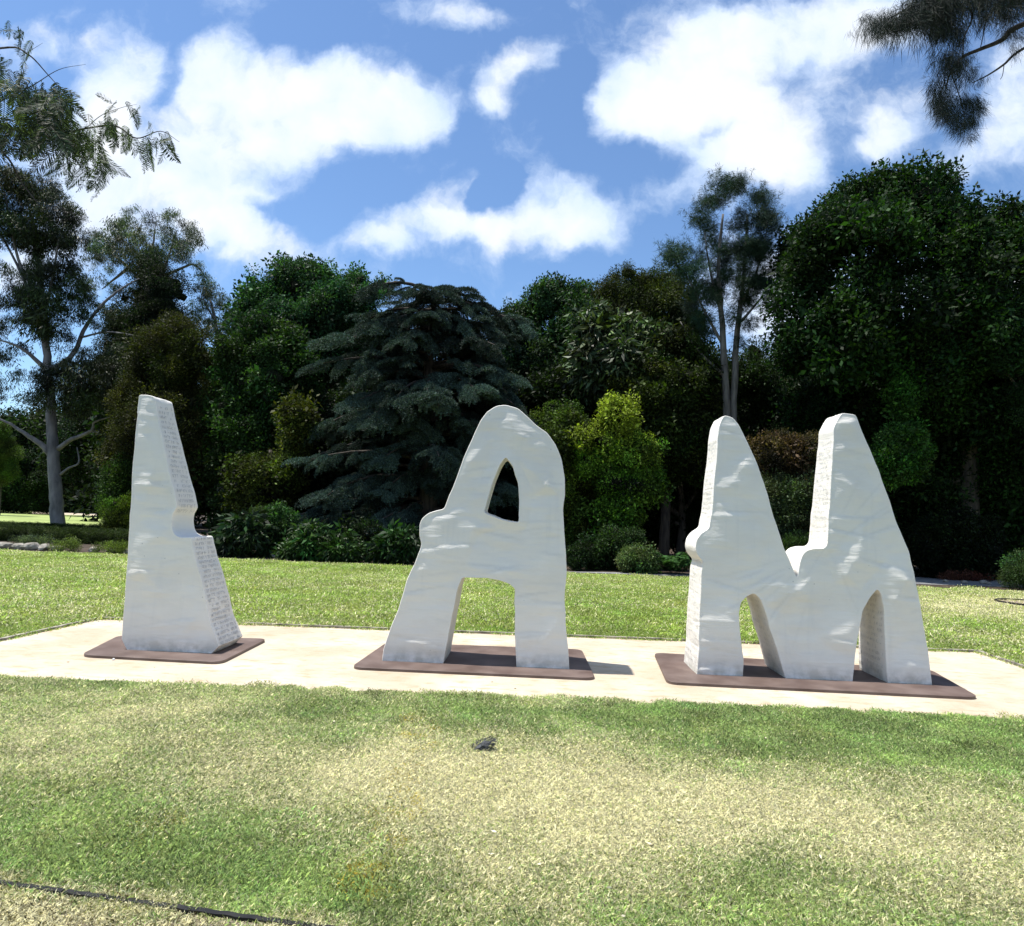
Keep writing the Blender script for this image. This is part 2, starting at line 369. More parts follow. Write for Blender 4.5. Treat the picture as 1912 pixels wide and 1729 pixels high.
def path_mat():
    m, nt, out = new_mat('decomposed_granite')
    tcn = nt.nodes.new('ShaderNodeTexCoord')
    def N(scale, detail, st=(1, 1, 1)):
        mp = nt.nodes.new('ShaderNodeMapping'); mp.inputs['Scale'].default_value = st; nt.links.new(tcn.outputs['Object'], mp.inputs[0])
        n = nt.nodes.new('ShaderNodeTexNoise'); n.inputs['Scale'].default_value = scale; n.inputs['Detail'].default_value = detail
        n.inputs['Roughness'].default_value = .6
        nt.links.new(mp.outputs[0], n.inputs['Vector']); return n.outputs['Fac']
    def mixc(f, a, b):
        x = nt.nodes.new('ShaderNodeMix'); x.data_type = 'RGBA'; nt.links.new(f, x.inputs[0])
        for i, v in ((6, a), (7, b)):
            if isinstance(v, tuple): x.inputs[i].default_value = (*v, 1)
            else: nt.links.new(v, x.inputs[i])
        return x.outputs[2]
    def rng(v, a, b, c=0., d=1.):
        x = nt.nodes.new('ShaderNodeMapRange'); nt.links.new(v, x.inputs[0])
        for i, q in enumerate((a, b, c, d)): x.inputs[i + 1].default_value = q
        return x.outputs[0]
    col = mixc(rng(N(1.1, 5), .38, .62), (0.46, 0.38, 0.28), (0.59, 0.515, 0.405))
    col = mixc(rng(N(4.5, 6, (1, 2.2, 1)), .52, .66, 0, .8), col, (0.42, 0.32, 0.21))
    col = mixc(rng(N(90, 4), .55, .75, 0, .5), col, (0.38, 0.31, 0.24))
    col = mixc(rng(N(140, 3), .6, .75, 0, .5), col, (0.68, 0.62, 0.54))
    p = nt.nodes.new('ShaderNodeBsdfPrincipled'); p.inputs['Roughness'].default_value = .95; p.inputs['Specular IOR Level'].default_value = .1
    nt.links.new(col, p.inputs['Base Color'])
    b = nt.nodes.new('ShaderNodeBump'); b.inputs['Strength'].default_value = .6; b.inputs['Distance'].default_value = .01
    nt.links.new(N(70, 7), b.inputs['Height'])
    b2 = nt.nodes.new('ShaderNodeBump'); b2.inputs['Strength'].default_value = .5; b2.inputs['Distance'].default_value = .03
    nt.links.new(N(6, 4), b2.inputs['Height']); nt.links.new(b.outputs[0], b2.inputs['Normal'])
    nt.links.new(b2.outputs[0], p.inputs['Normal']); nt.links.new(p.outputs[0], out.inputs[0])
    return m


M_PATH = path_mat()


# ------------------------------------------------------------------ object helpers
def tag(o, label=None, cat=None, group=None, kind=None):
    if label: o['label'] = label
    if cat: o['category'] = cat
    if group: o['group'] = group
    if kind: o['kind'] = kind
    return o


def empty(name, loc, label, cat, group=None):
    o = bpy.data.objects.new(name, None); C.objects.link(o); o.location = loc; o.empty_display_size = .3
    return tag(o, label, cat, group)


def mesh_obj(name, verts, faces, mat, parent=None, smooth=False, link=True):
    me = bpy.data.meshes.new(name)
    me.from_pydata([tuple(v) for v in verts], [], [tuple(int(i) for i in f) for f in faces])
    if smooth:
        me.polygons.foreach_set('use_smooth', [True] * len(me.polygons))
    if mat: me.materials.append(mat)
    o = bpy.data.objects.new(name, me)
    if link: C.objects.link(o)
    if parent is not None:
        o.parent = parent
        # vertices are given in world space: shift to the parent's frame
        me.transform(Matrix.Translation(-Vector(parent.location)))
    return o


def quads_mesh(name, V, nper, mat, v=None, w=None):
    """V: (N*nper,3) -> N polygons of nper vertices, with float attributes per point"""
    V = np.asarray(V, np.float32).reshape(-1, 3)
    n = len(V) // nper
    me = bpy.data.meshes.new(name)
    me.vertices.add(len(V)); me.vertices.foreach_set('co', V.ravel())
    me.loops.add(len(V)); me.loops.foreach_set('vertex_index', np.arange(len(V), dtype=np.int32))
    me.polygons.add(n); me.polygons.foreach_set('loop_start', np.arange(0, len(V), nper, dtype=np.int32))
    me.polygons.foreach_set('loop_total', np.full(n, nper, np.int32))
    me.update(calc_edges=True)
    for nm, arr in (('v', v), ('w', w)):
        if arr is not None:
            a = me.attributes.new(nm, 'FLOAT', 'POINT'); a.data.foreach_set('value', np.repeat(arr, nper).astype(np.float32))
    if mat: me.materials.append(mat)
    return me


def norm(a):
    return a / np.maximum(np.linalg.norm(a, axis=-1, keepdims=True), 1e-9)


def leaf_quads(base, dirv, side, length, width, bend=0.0):
    """rhombic leaves: base, side+, tip, side-"""
    dirv = norm(dirv); side = norm(side - (side * dirv).sum(-1, keepdims=True) * dirv)
    nrm = np.cross(dirv, side)
    length = length[:, None]; width = width[:, None]
    mid = base + dirv * length * .45
    tip = base + dirv * length - nrm * length * bend
    return np.stack([base, mid + side * width * .5, tip, mid - side * width * .5], 1).reshape(-1, 3)


def rnd_dir(n, rng):
    return norm(rng.normal(size=(n, 3)))


SRC = {}


def src_collection(key, meshes):
    col = bpy.data.collections.new('source_' + key)       # never linked to the scene
    for i, me in enumerate(meshes):
        o = bpy.data.objects.new('%s_%02d' % (key, i), me); col.objects.link(o)
    ng = bpy.data.node_groups.new('scatter_' + key, 'GeometryNodeTree')
    ng.interface.new_socket('Geometry', in_out='INPUT', socket_type='NodeSocketGeometry')
    ng.interface.new_socket('Geometry', in_out='OUTPUT', socket_type='NodeSocketGeometry')
    i_ = ng.nodes.new('NodeGroupInput'); o_ = ng.nodes.new('NodeGroupOutput')
    ci = ng.nodes.new('GeometryNodeCollectionInfo'); ci.inputs['Collection'].default_value = col
    ci.inputs['Separate Children'].default_value = True; ci.inputs['Reset Children'].default_value = True
    ip = ng.nodes.new('GeometryNodeInstanceOnPoints'); ip.inputs['Pick Instance'].default_value = True
    def attr(nm, t):
        a = ng.nodes.new('GeometryNodeInputNamedAttribute'); a.data_type = t; a.inputs['Name'].default_value = nm; return a.outputs['Attribute']
    e2r = ng.nodes.new('FunctionNodeEulerToRotation')
    ng.links.new(attr('rot', 'FLOAT_VECTOR'), e2r.inputs[0]); ng.links.new(e2r.outputs[0], ip.inputs['Rotation'])
    ng.links.new(attr('scl', 'FLOAT_VECTOR'), ip.inputs['Scale']); ng.links.new(attr('idx', 'INT'), ip.inputs['Instance Index'])
    ng.links.new(i_.outputs[0], ip.inputs['Points']); ng.links.new(ci.outputs[0], ip.inputs['Instance'])
    ng.links.new(ip.outputs[0], o_.inputs[0])
    SRC[key] = (ng, len(meshes), col)


def scatter(name, key, P, rot, scl, tint, parent=None, dry=None, idx=None):
    ng, nvar, _ = SRC[key]
    P = np.asarray(P, np.float32); n = len(P)
    if parent is not None: P = P - np.array(parent.location, np.float32)
    me = bpy.data.meshes.new(name); me.vertices.add(n); me.vertices.foreach_set('co', P.astype(np.float32).ravel())
    scl = np.asarray(scl, np.float32)
    if scl.ndim == 1: scl = np.repeat(scl[:, None], 3, 1)
    for nm, t, f, arr in (('rot', 'FLOAT_VECTOR', 'vector', rot), ('scl', 'FLOAT_VECTOR', 'vector', scl), ('tint', 'FLOAT_VECTOR', 'vector', tint)):
        a = me.attributes.new(nm, t, 'POINT'); a.data.foreach_set(f, np.asarray(arr, np.float32).ravel())
    if dry is not None:
        a = me.attributes.new('dry', 'FLOAT', 'POINT'); a.data.foreach_set('value', np.asarray(dry, np.float32))
    a = me.attributes.new('idx', 'INT', 'POINT')
    a.data.foreach_set('value', (RNG.integers(0, nvar, n) if idx is None else idx).astype(np.int32))
    o = bpy.data.objects.new(name, me); C.objects.link(o)
    if parent is not None: o.parent = parent
    md = o.modifiers.new('foliage', 'NODES'); md.node_group = ng
    return o


# ------------------------------------------------------------------ leaf clump sources (unit radius)
def clump(kind, seed):
    r = np.random.default_rng(seed)
    if kind == 'broad':
        n = 170; c = rnd_dir(n, r) * (r.random((n, 1)) ** .5); d = norm(c) * .5 + rnd_dir(n, r) * .8 + [0, 0, -.15]
        ln = r.uniform(.20, .36, n); w = ln * r.uniform(.42, .6, n); return leaf_quads(c, d, rnd_dir(n, r), ln, w, .12), r.random(n)
    if kind == 'small':
        n = 300; c = rnd_dir(n, r) * (r.random((n, 1)) ** .45); d = norm(c) * .8 + rnd_dir(n, r) * .7 + [0, 0, .1]
        ln = r.uniform(.13, .24, n); w = ln * r.uniform(.35, .5, n); return leaf_quads(c, d, rnd_dir(n, r), ln, w, .08), r.random(n)
    if kind == 'upright':       # new growth pointing up
        n = 230; c = rnd_dir(n, r) * (r.random((n, 1)) ** .5); d = norm(c) * .5 + rnd_dir(n, r) * .5 + [0, 0, .8]
        ln = r.uniform(.18, .30, n); w = ln * r.uniform(.3, .42, n); return leaf_quads(c, d, rnd_dir(n, r), ln, w, .1), r.random(n)
    if kind == 'gum':           # hanging narrow leaves, open
        n = 150; c = rnd_dir(n, r) * (r.random((n, 1)) ** .6) * [1, 1, .75]; d = rnd_dir(n, r) * .55 + [0, 0, -.8]
        ln = r.uniform(.22, .40, n); w = ln * r.uniform(.16, .24, n); return leaf_quads(c, d, rnd_dir(n, r), ln, w, .1), r.random(n)
    if kind == 'big':           # large glossy drooping leaves
        n = 46; c = rnd_dir(n, r) * (r.random((n, 1)) ** .5) * .8; d = norm(c) * .7 + rnd_dir(n, r) * .3 + [0, 0, -.5]
        ln = r.uniform(.5, .8, n); w = ln * r.uniform(.26, .36, n); return leaf_quads(c, d, rnd_dir(n, r), ln, w, .3), r.random(n)
    if kind == 'thread':        # she-oak: fine hanging/arching needles on short twigs
        Q = []; vv = []
        for t in range(26):
            b = r.normal(size=3) * .42; dd = norm(rnd_dir(1, r)[0] + np.array([0, 0, .5])); n = 18
            c = b + dd * r.uniform(0, .5, (n, 1)); d = dd * .7 + rnd_dir(n, r) * .7 + [0, 0, -.25]
            ln = r.uniform(.25, .5, n); Q.append(leaf_quads(c, d, rnd_dir(n, r), ln, np.full(n, .022), .15)); vv.append(r.random(n))
        return np.concatenate(Q), np.concatenate(vv)
    if kind == 'cedar':         # flat fan, x = outwards, drooping side twigs carrying short blue needles
        Q = []; vv = []
        for k in range(17):
            t = k / 16; s = -1 if k % 2 else 1
            b = np.array([t * 1.0, 0, -.22 * t * t]); L2 = (.50 * (1 - .65 * t) + .1) * r.uniform(.75, 1.15)
            sd = norm(np.array([.75, s * .9, -.25])) if k < 16 else np.array([1, 0, -.4])
            m = int(16 * L2 / .5) + 5
            q = np.linspace(0, 1, m)[:, None]; pts = b + sd * L2 * q + np.array([0, 0, -.16]) * q ** 2 + r.normal(size=(m, 3)) * .008
            for rep in range(5):
                d = sd * .35 + rnd_dir(m, r) * .8 + [0, 0, .45]
                ln = r.uniform(.07, .13, m); Q.append(leaf_quads(pts + r.normal(size=(m, 3)) * .012, d, rnd_dir(m, r), ln, np.full(m, .024), 0)); vv.append(r.random(m))
        return np.concatenate(Q), np.concatenate(vv)
    if kind == 'fern':          # arching pinnate fronds in a rosette
        Q = []; vv = []
        for k in range(13):
            a = 2 * math.pi * k / 13 + r.uniform(-.2, .2); e = r.uniform(.7, 1.25); Lf = r.uniform(.8, 1.15)
            hd = np.array([math.cos(a), math.sin(a), 0]); sdv = np.array([-math.sin(a), math.cos(a), 0]); m = 22
            t = np.linspace(.08, 1, m)[:, None]
            pts = hd * Lf * np.cos(e) * t * 1.2 + np.array([0, 0, 1.]) * (Lf * np.sin(e) * (t - .62 * t * t) * 1.5)
            for s in (-1, 1):
                d = sdv * s + hd * .45 + [0, 0, -.2]
                ln = (.26 * np.sin(np.pi * (t[:, 0] * .85 + .12)) + .03); Q.append(leaf_quads(pts, np.repeat(d[None], m, 0) + r.normal(size=(m, 3)) * .08, np.repeat(hd[None], m, 0), ln, np.full(m, .05), .1)); vv.append(r.random(m))
        return np.concatenate(Q), np.concatenate(vv)
    if kind == 'frond':         # pepper-tree frond hanging down -z, unit length
        m = 21; t = np.linspace(.06, 1, m)[:, None]
        cur = r.uniform(-.25, .25)
        pts = np.concatenate([cur * t * t, 0 * t, -t], 1); Q = []; vv = []
        for s in (-1, 1):
            d = np.concatenate([np.full((m, 1), s * 1.0), r.normal(size=(m, 1)) * .25, np.full((m, 1), -.75)], 1)
            ln = .27 * np.sin(np.pi * (t[:, 0] * .8 + .16)) * r.uniform(.85, 1.1, m)
            Q.append(leaf_quads(pts, d, np.tile([[0, .3, 1.]], (m, 1)), ln, np.full(m, .034), .18)); vv.append(r.random(m))
        # rachis
        a = pts[:-1]; b = pts[1:]; w = np.array([.008, 0, 0])
        Q.append(np.stack([a - w, a + w, b + w, b - w], 1).reshape(-1, 3)); vv.append(np.full(m - 1, .2))
        return np.concatenate(Q), np.concatenate(vv)
    if kind == 'tassel':        # drooping casuarina tassel, unit length hanging -z
        n = 30; b = r.normal(size=(n, 3)) * [.16, .16, .12]; d = np.array([0, 0, -1.]) + r.normal(size=(n, 3)) * [.24, .24, .2]
        ln = r.uniform(.45, 1.0, n); q = leaf_quads(b, d, rnd_dir(n, r), ln, np.full(n, .015), .15); return q, r.random(n)


for key, mat, nvar in (('broad', M_LEAF, 4), ('small', M_LEAF, 4), ('upright', M_LEAF, 3), ('gum', M_GUMLEAF, 4), ('big', M_GUMLEAF, 3),
                       ('thread', M_NEEDLE, 3), ('cedar', M_NEEDLE, 4), ('fern', M_LEAF, 3), ('frond', M_LEAF, 4), ('tassel', M_NEEDLE, 4)):
    ms = []
    for i in range(nvar):
        q, v = clump(key, 100 + i * 7 + len(key))
        ms.append(quads_mesh('leaf_%s' % key, q, 4, mat, v))
    src_collection(key, ms)


# grass patches: flat disc of blades radius 0.12 (front) / 0.45 (back)
def grass_patch(R, n, L, W, seed):
    r = np.random.default_rng(seed)
    a = r.uniform(0, 2 * math.pi, n); rad = R * np.sqrt(r.random(n)) * (1 + .15 * r.normal(size=n))
    b = np.stack([rad * np.cos(a), rad * np.sin(a), np.zeros(n)], 1)
    h = rnd_dir(n, r) * [1, 1, 0]; h = norm(h)
    lean = r.uniform(.3, 2.2, n)[:, None]
    ln = (L * r.uniform(.5, 1.25, n))[:, None]; w = (W * r.uniform(.7, 1.3, n))[:, None]
    d1 = norm(h * lean * .5 + [0, 0, 1.]); d2 = norm(h * lean * 1.7 + [0, 0, .6])
    s = norm(np.cross(h, [0, 0, 1.]) + r.normal(size=(n, 3)) * .4)
    p1 = b + d1 * ln * .5; p2 = p1 + d2 * ln * .5
    q = np.stack([b - s * w * .5, b + s * w * .5, p1 + s * w * .4, p2, p1 - s * w * .4], 1).reshape(-1, 3)
    return q, r.random(n), r.random(n)


for key, R, n, Lb, Wb in (('turf_near', .13, 400, .027, .0036), ('turf_far', .42, 420, .045, .012)):
    ms = []
    for i in range(5):
        q, v, w = grass_patch(R, n, Lb, Wb, 40 + i)
        ms.append(quads_mesh(key, q, 5, M_GRASS, v, w))
    src_collection(key, ms)


# ------------------------------------------------------------------ polygon tools
def in_poly(x, y, poly):
    x = np.asarray(x, float); y = np.asarray(y, float); ins = np.zeros(x.shape, bool); n = len(poly)
    for i in range(n):
        x1, y1 = poly[i]; x2, y2 = poly[(i + 1) % n]
        c = ((y1 > y) != (y2 > y)) & (x < (x2 - x1) * (y - y1) / ((y2 - y1) if y2 != y1 else 1e-9) + x1)
        ins ^= c
    return ins


def dist_poly(x, y, poly):
    P = np.stack([x, y], -1).astype(float); best = np.full(P.shape[:-1], 1e9); n = len(poly)
    for i in range(n):
        a = np.array(poly[i], float); b = np.array(poly[(i + 1) % n], float); ab = b - a
        t = np.clip(((P - a) @ ab) / (ab @ ab + 1e-12), 0, 1)
        best = np.minimum(best, np.linalg.norm(P - (a + t[..., None] * ab), axis=-1))
    return best


def vnoise(x, y, s, seed=0):
    """smooth value noise"""
    r = np.random.default_rng(seed); T = r.random((64, 64))
    x = np.asarray(x) / s; y = np.asarray(y) / s
    xi = np.floor(x).astype(int); yi = np.floor(y).astype(int); fx = x - xi; fy = y - yi
    fx = fx * fx * (3 - 2 * fx); fy = fy * fy * (3 - 2 * fy)
    g = lambda i, j: T[i % 64, j % 64]
    return (g(xi, yi) * (1 - fx) + g(xi + 1, yi) * fx) * (1 - fy) + (g(xi, yi + 1) * (1 - fx) + g(xi + 1, yi + 1) * fx) * fy


# ------------------------------------------------------------------ ground, lawns, path
Zl = 0.006
mesh_obj('ground', [(-400, -60, -.012), (400, -60, -.012), (400, 700, -.012), (-400, 700, -.012)], [(0, 1, 2, 3)], M_SOIL)['kind'] = 'structure'
Pf0, Pf1 = on_ground(0, 1270), on_ground(1912, 1340)
Pb0, Pb1 = on_ground(186, 1156), on_ground(1826, 1218)
PL, PR = on_ground(0, 1197), on_ground(1912, 1247)


def sheet(name, corners, res, z, mat, colfn=None, undul=0.0):
    """regular grid clipped to a convex-ish quad given as 4 ground corners (a,b,c,d)"""
    a, b, c, d = [np.array(q[:2], float) for q in corners]
    nu = max(2, int(np.linalg.norm(b - a) / res)); nv = max(2, int(np.linalg.norm(d - a) / res))
    u, v = np.meshgrid(np.linspace(0, 1, nu), np.linspace(0, 1, nv))
    P = (a * (1 - u)[..., None] + b * u[..., None]) * (1 - v)[..., None] + (d * (1 - u)[..., None] + c * u[..., None]) * v[..., None]
    X, Y = P[..., 0].ravel(), P[..., 1].ravel()
    Zz = z + undul * (vnoise(X, Y, 1.3, 3) - .5)
    V = np.stack([X, Y, Zz], 1); idx = np.arange(nu * nv).reshape(nv, nu)
    F = np.stack([idx[:-1, :-1], idx[:-1, 1:], idx[1:, 1:], idx[1:, :-1]], -1).reshape(-1, 4)
    o = mesh_obj(name, V, F, mat, smooth=True)
    if colfn is not None:
        col = colfn(X, Y); ca = o.data.attributes.new('Col', 'FLOAT_COLOR', 'POINT')
        ca.data.foreach_set('color', np.concatenate([col, np.ones((len(col), 1))], 1).astype(np.float32).ravel())
    o['kind'] = 'structure'
    return o


# how parched the turf is at a ground point (0 lush .. 1 straw)
DRY = [(150, 1340, 200, 45, .55), (370, 1330, 80, 25, .4), (1060, 1480, 160, 60, .3), (1000, 1520, 420, 130, 1.0), (1500, 1520, 420, 90, .75), (700, 1440, 260, 70, .7), (200, 1430, 230, 60, .55), (1750, 1620, 300, 110, .55), (900, 1660, 260, 80, .55),
       (60, 1560, 120, 60, .2)]
GREEN = [(1560, 1385, 330, 45, .9), (1250, 1340, 400, 26, .7), (450, 1620, 260, 80, .6), (120, 1620, 150, 70, .5), (1420, 1640, 90, 50, .6),
         (620, 1365, 110, 26, .55), (820, 1330, 110, 26, .4), (100, 1480, 160, 40, .2), (1080, 1620, 70, 30, .3), (1880, 1420, 120, 50, .5), (690, 1680, 90, 60, .5)]


def dryness(X, Y):
    P = np.stack([X, Y, np.zeros_like(X)], 1); px, py = to_px(P)
    d = np.zeros_like(X)
    for (x, y, rx, ry, a) in DRY: d += a * np.exp(-(((px - x) / rx) ** 2 + ((py - y) / ry) ** 2))
    for (x, y, rx, ry, a) in GREEN: d -= a * np.exp(-(((px - x) / rx) ** 2 + ((py - y) / ry) ** 2))
    d += .50 * (vnoise(X, Y, .45, 5) - .5) + .60 * (vnoise(X, Y, .16, 6) - .5) + .25 * (vnoise(X + 7, Y, 1.5, 8) - .5)
    return np.clip(d * .66 + .18, 0, .9)


def front_cols(X, Y):
    d = dryness(X, Y)[:, None]
    g = np.array([.20, .27, .09]); s = np.array([.52, .50, .31]); return g * (1 - d) + s * d


def back_dry(X, Y):
    P = np.stack([X, Y, np.zeros_like(X)], 1); px, py = to_px(P)
    d = .10 + .35 * np.exp(-(((px - 1880) / 260) ** 2 + ((py - 1130) / 26) ** 2)) * 2.0
    d += .30 * (vnoise(X, Y * 2.2, 1.6, 12) - .45) + .2 * (vnoise(X, Y, .5, 13) - .5)
    return np.clip(d, 0, .9)


def back_cols(X, Y):
    d = back_dry(X, Y)[:, None]
    g = np.array([.26, .37, .08]); s = np.array([.58, .55, .26]); return g * (1 - d) + s * d


# front lawn reaches from behind the camera to the path, back lawn from the path to the beds
EdgeA, EdgeB = on_ground(-60, 1655), on_ground(560, 1743)     # the buried black strip, bottom left
lawnF = sheet('front_lawn', [(-7, .3), (7, .3), (Pf1[0] + 1.9, Pf1[1] - .03), (Pf0[0] - 2.4, Pf0[1] + .03)], .07, Zl + .004, M_TURF, front_cols, .010)
FAR_Y = 18.9
lawnB = sheet('back_lawn', [(-17, 8.6), (16, 8.6), (21, FAR_Y), (-20, FAR_Y + .1)], .16, -.004, M_TURF, back_cols, 0)
# side strips of lawn left and right of the path's ends
gl = [on_ground(x, y) for x, y in ((-420, 1257), (0, 1197), (186, 1156), (-200, 1142))]
path = sheet('granite_path', [(Pf0[0] - 3.4, Pf0[1] - .12), (Pf1[0] + 2.6, Pf1[1] - .16), (Pb1[0] + .1, Pb1[1] + .03), (Pb0[0] - .1, Pb0[1] + .03)], .2, .002, M_PATH)
# the path narrows towards the back: outer corners follow the timber edges
me = path.data
# right / left outer ends follow PR / PL lines
far_lawn = sheet('far_lawn', [tuple(on_ground(-420, 972)[:2]), tuple(on_ground(262, 998)[:2]), tuple(on_ground(262, 962)[:2]), tuple(on_ground(-420, 936)[:2])], 1.0, -.004, M_TURF,
                 lambda X, Y: np.tile([.30, .37, .13], (len(X), 1)) * (0.8 + .4 * vnoise(X, Y, 2, 3))[:, None])
far_path = sheet('far_path', [tuple(on_ground(60, 960)[:2]), tuple(on_ground(230, 964)[:2]), tuple(on_ground(230, 959)[:2]), tuple(on_ground(60, 955)[:2])], 1.0, .004, M_PATH)
bed_path = sheet('garden_path', [tuple(on_ground(1000, 1066)[:2]), tuple(on_ground(2150, 1105)[:2]), tuple(on_ground(2150, 1089)[:2]), tuple(on_ground(1700, 1077)[:2])], .8, -.002, M_GREYPATH)

# ---- grass (nobody could count the blades)
def grass_scatter(name, key, X, Y, z, dryf, label, green, gvar, smin, smax):
    n = len(X); d = dryf(X, Y)
    rot = np.stack([RNG.normal(size=n) * .05, RNG.normal(size=n) * .05, RNG.uniform(0, 6.28, n)], 1)
    s = RNG.uniform(smin, smax, n); sc = np.stack([s, s, s * RNG.uniform(.7, 1.25, n) * (1.15 - .45 * d)], 1)
    tint = np.array(green)[None] * (1 + gvar * RNG.normal(size=(n, 1))) * (1 + .05 * RNG.normal(size=(n, 3)))
    tint = tint * (.78 + .44 * vnoise(X + 3, Y, .28, 44))[:, None]
    tint = tint * (1 - .12 * d[:, None]) + np.array([.09, .045, .02])[None] * d[:, None]
    # faded yellow marking-paint, two broken lines across the turf
    P = np.stack([X, Y, np.zeros_like(X)], 1); px, py = to_px(P)
    def seg(x1, y1, x2, y2):
        a = np.array([x1, y1], float); b = np.array([x2, y2], float); q = np.stack([px, py], 1); t = np.clip(((q - a) @ (b - a)) / ((b - a) @ (b - a)), 0, 1)
        return np.linalg.norm(q - (a + t[:, None] * (b - a)), axis=1)
    for (s0, wd) in (((790, 1345, 745, 1480), 9), ((745, 1480, 672, 1700), 12), ((310, 1540, 240, 1610), 14)):
        k = (seg(*s0) < wd * .8) & (RNG.random(n) < .85)
        tint[k] = tint[k] * .3 + np.array([.68, .50, .07]) * .7; d[k] *= .35
    o = scatter(name, key, np.stack([X, Y, np.full(n, z)], 1), rot, sc, np.clip(tint, .01, 1), dry=np.clip(d * .92 + .06, 0, .97))
    return tag(o, label, 'grass', kind='stuff')


# near turf
nn = 8500
gy = RNG.uniform(2.3, 5.95, nn); gx = RNG.uniform(-1, 1, nn) * (gy * .84 + .25) - .05
yfront = np.interp(gx, [Pf0[0], Pf1[0]], [Pf0[1], Pf1[1]])
yfront = Pf0[1] + (Pf1[1] - Pf0[1]) * (gx - Pf0[0]) / (Pf1[0] - Pf0[0])
edge = yfront + .06 * (vnoise(gx, gx * 0, .22, 21) - .5) + .03 * RNG.normal(size=nn)
# not on the bare strip in front of the buried edging
ea, eb = EdgeA[:2], EdgeB[:2]
sidev = (gx - ea[0]) * (eb[1] - ea[1]) - (gy - ea[1]) * (eb[0] - ea[0])     # >0 : camera side
bare = (sidev > 0) & (gx < eb[0] + .4)
k = (gy < edge) & ~bare
# the turf has crept over parts of the strip
along = ((gx - ea[0]) * (eb[0] - ea[0]) + (gy - ea[1]) * (eb[1] - ea[1])) / ((eb - ea) @ (eb - ea)); off_ = np.abs(sidev) / np.linalg.norm(eb - ea)
grass_scatter('front_grass', 'turf_near', gx[k], gy[k], Zl, dryness, 'short patchy green and straw grass of the front lawn before the pale path', (.38, .50, .18), .18, .8, 1.25)
sa = (EdgeA - (EdgeB - EdgeA) * .6)[:2]; sb = (EdgeA + (EdgeB - EdgeA) * 1.15)[:2]
mesh_obj('bare_soil', [(sa[0], sa[1] - .01, .021), (sb[0], sb[1] - .01, .021), (sb[0] - .1, sb[1] - 1.3, .021), (sa[0], sa[1] - 1.9, .021)][::-1], [(0, 1, 2, 3)], noise_mat('dry_soil', (0.13, 0.105, 0.08), (0.27, 0.23, 0.17), scale=14, bump=1, bscale=50, bdist=.02))['kind'] = 'structure'
kb = bare & (RNG.random(nn) < .26)
no = 150; ta = RNG.uniform(-.1, 1.1, no); vis = ((ta > .20) & (ta < .42)) | ((ta > .62) & (ta < .92)) | (RNG.random(no) < .3); ta = ta[~vis]
ox = ea[0] + (eb[0] - ea[0]) * ta + RNG.normal(size=len(ta)) * .02; oy = ea[1] + (eb[1] - ea[1]) * ta + RNG.normal(size=len(ta)) * .02
grass_scatter('creeping_grass', 'turf_near', ox, oy, Zl + .018, lambda X, Y: np.full(len(X), .55), 'grass crept over parts of the black strip in the corner', (.36, .42, .14), .2, .45, .8)
grass_scatter('dry_grass', 'turf_near', gx[kb], gy[kb], Zl + .012, lambda X, Y: np.clip(.75 + .3 * (vnoise(X, Y, .3, 9) - .5), 0, 1), 'thin dead grass on bare soil beyond the black strip', (.12, .14, .06), .2, .8, 1.2)
# back turf
nb = 6500
gy = RNG.uniform(8.0 ** .5, FAR_Y ** .5, nb) ** 2; gx = RNG.uniform(-1, 1, nb) * (gy * .86 + .6)
pathpoly = [tuple(q[:2]) for q in (on_ground(-600, 1280), Pb0, Pb1, on_ground(2500, 1472))]
# path outline seen from above: front edge, right end, back edge, left end
LE = lambda y: PL[0] + (Pb0[0] - PL[0]) * (y - PL[1]) / (Pb0[1] - PL[1])
RE = lambda y: PR[0] + (Pb1[0] - PR[0]) * (y - PR[1]) / (Pb1[1] - PR[1])
yb = Pb0[1] + (Pb1[1] - Pb0[1]) * (gx - Pb0[0]) / (Pb1[0] - Pb0[0])
on_path = (gy < yb + .38) & (gx > LE(gy) - .38) & (gx < RE(gy) + .38) & (gy < yb + .4)
k = ~on_path & (gy < FAR_Y - .3)
grass_scatter('back_grass', 'turf_far', gx[k], gy[k], -.004, back_dry, 'bright green mown grass of the back lawn behind the white letters', (.40, .53, .12), .10, .85, 1.2)
# finer fringe along the path's back edges
nf = 2600
t = RNG.random(nf); seg_id = RNG.choice(3, nf, p=[.14, .74, .12])
ptsA = np.array([PL[:2] - (Pb0[:2] - PL[:2]) * .6, Pb0[:2], Pb1[:2]]); ptsB = np.array([Pb0[:2], Pb1[:2], PR[:2] + (PR[:2] - Pb1[:2]) * 1.0])
q = ptsA[seg_id] * (1 - t[:, None]) + ptsB[seg_id] * t[:, None]
dirs = norm(ptsB - ptsA)[seg_id]; nrm2 = np.stack([-dirs[:, 1], dirs[:, 0]], 1)
q = q + nrm2 * (.09 + RNG.uniform(0, .45, (nf, 1)))
grass_scatter('edge_grass', 'turf_near', q[:, 0], q[:, 1], 0.0, back_dry, 'fringe of longer grass along the back edging of the pale path', (.36, .50, .11), .12, 1.0, 1.5)


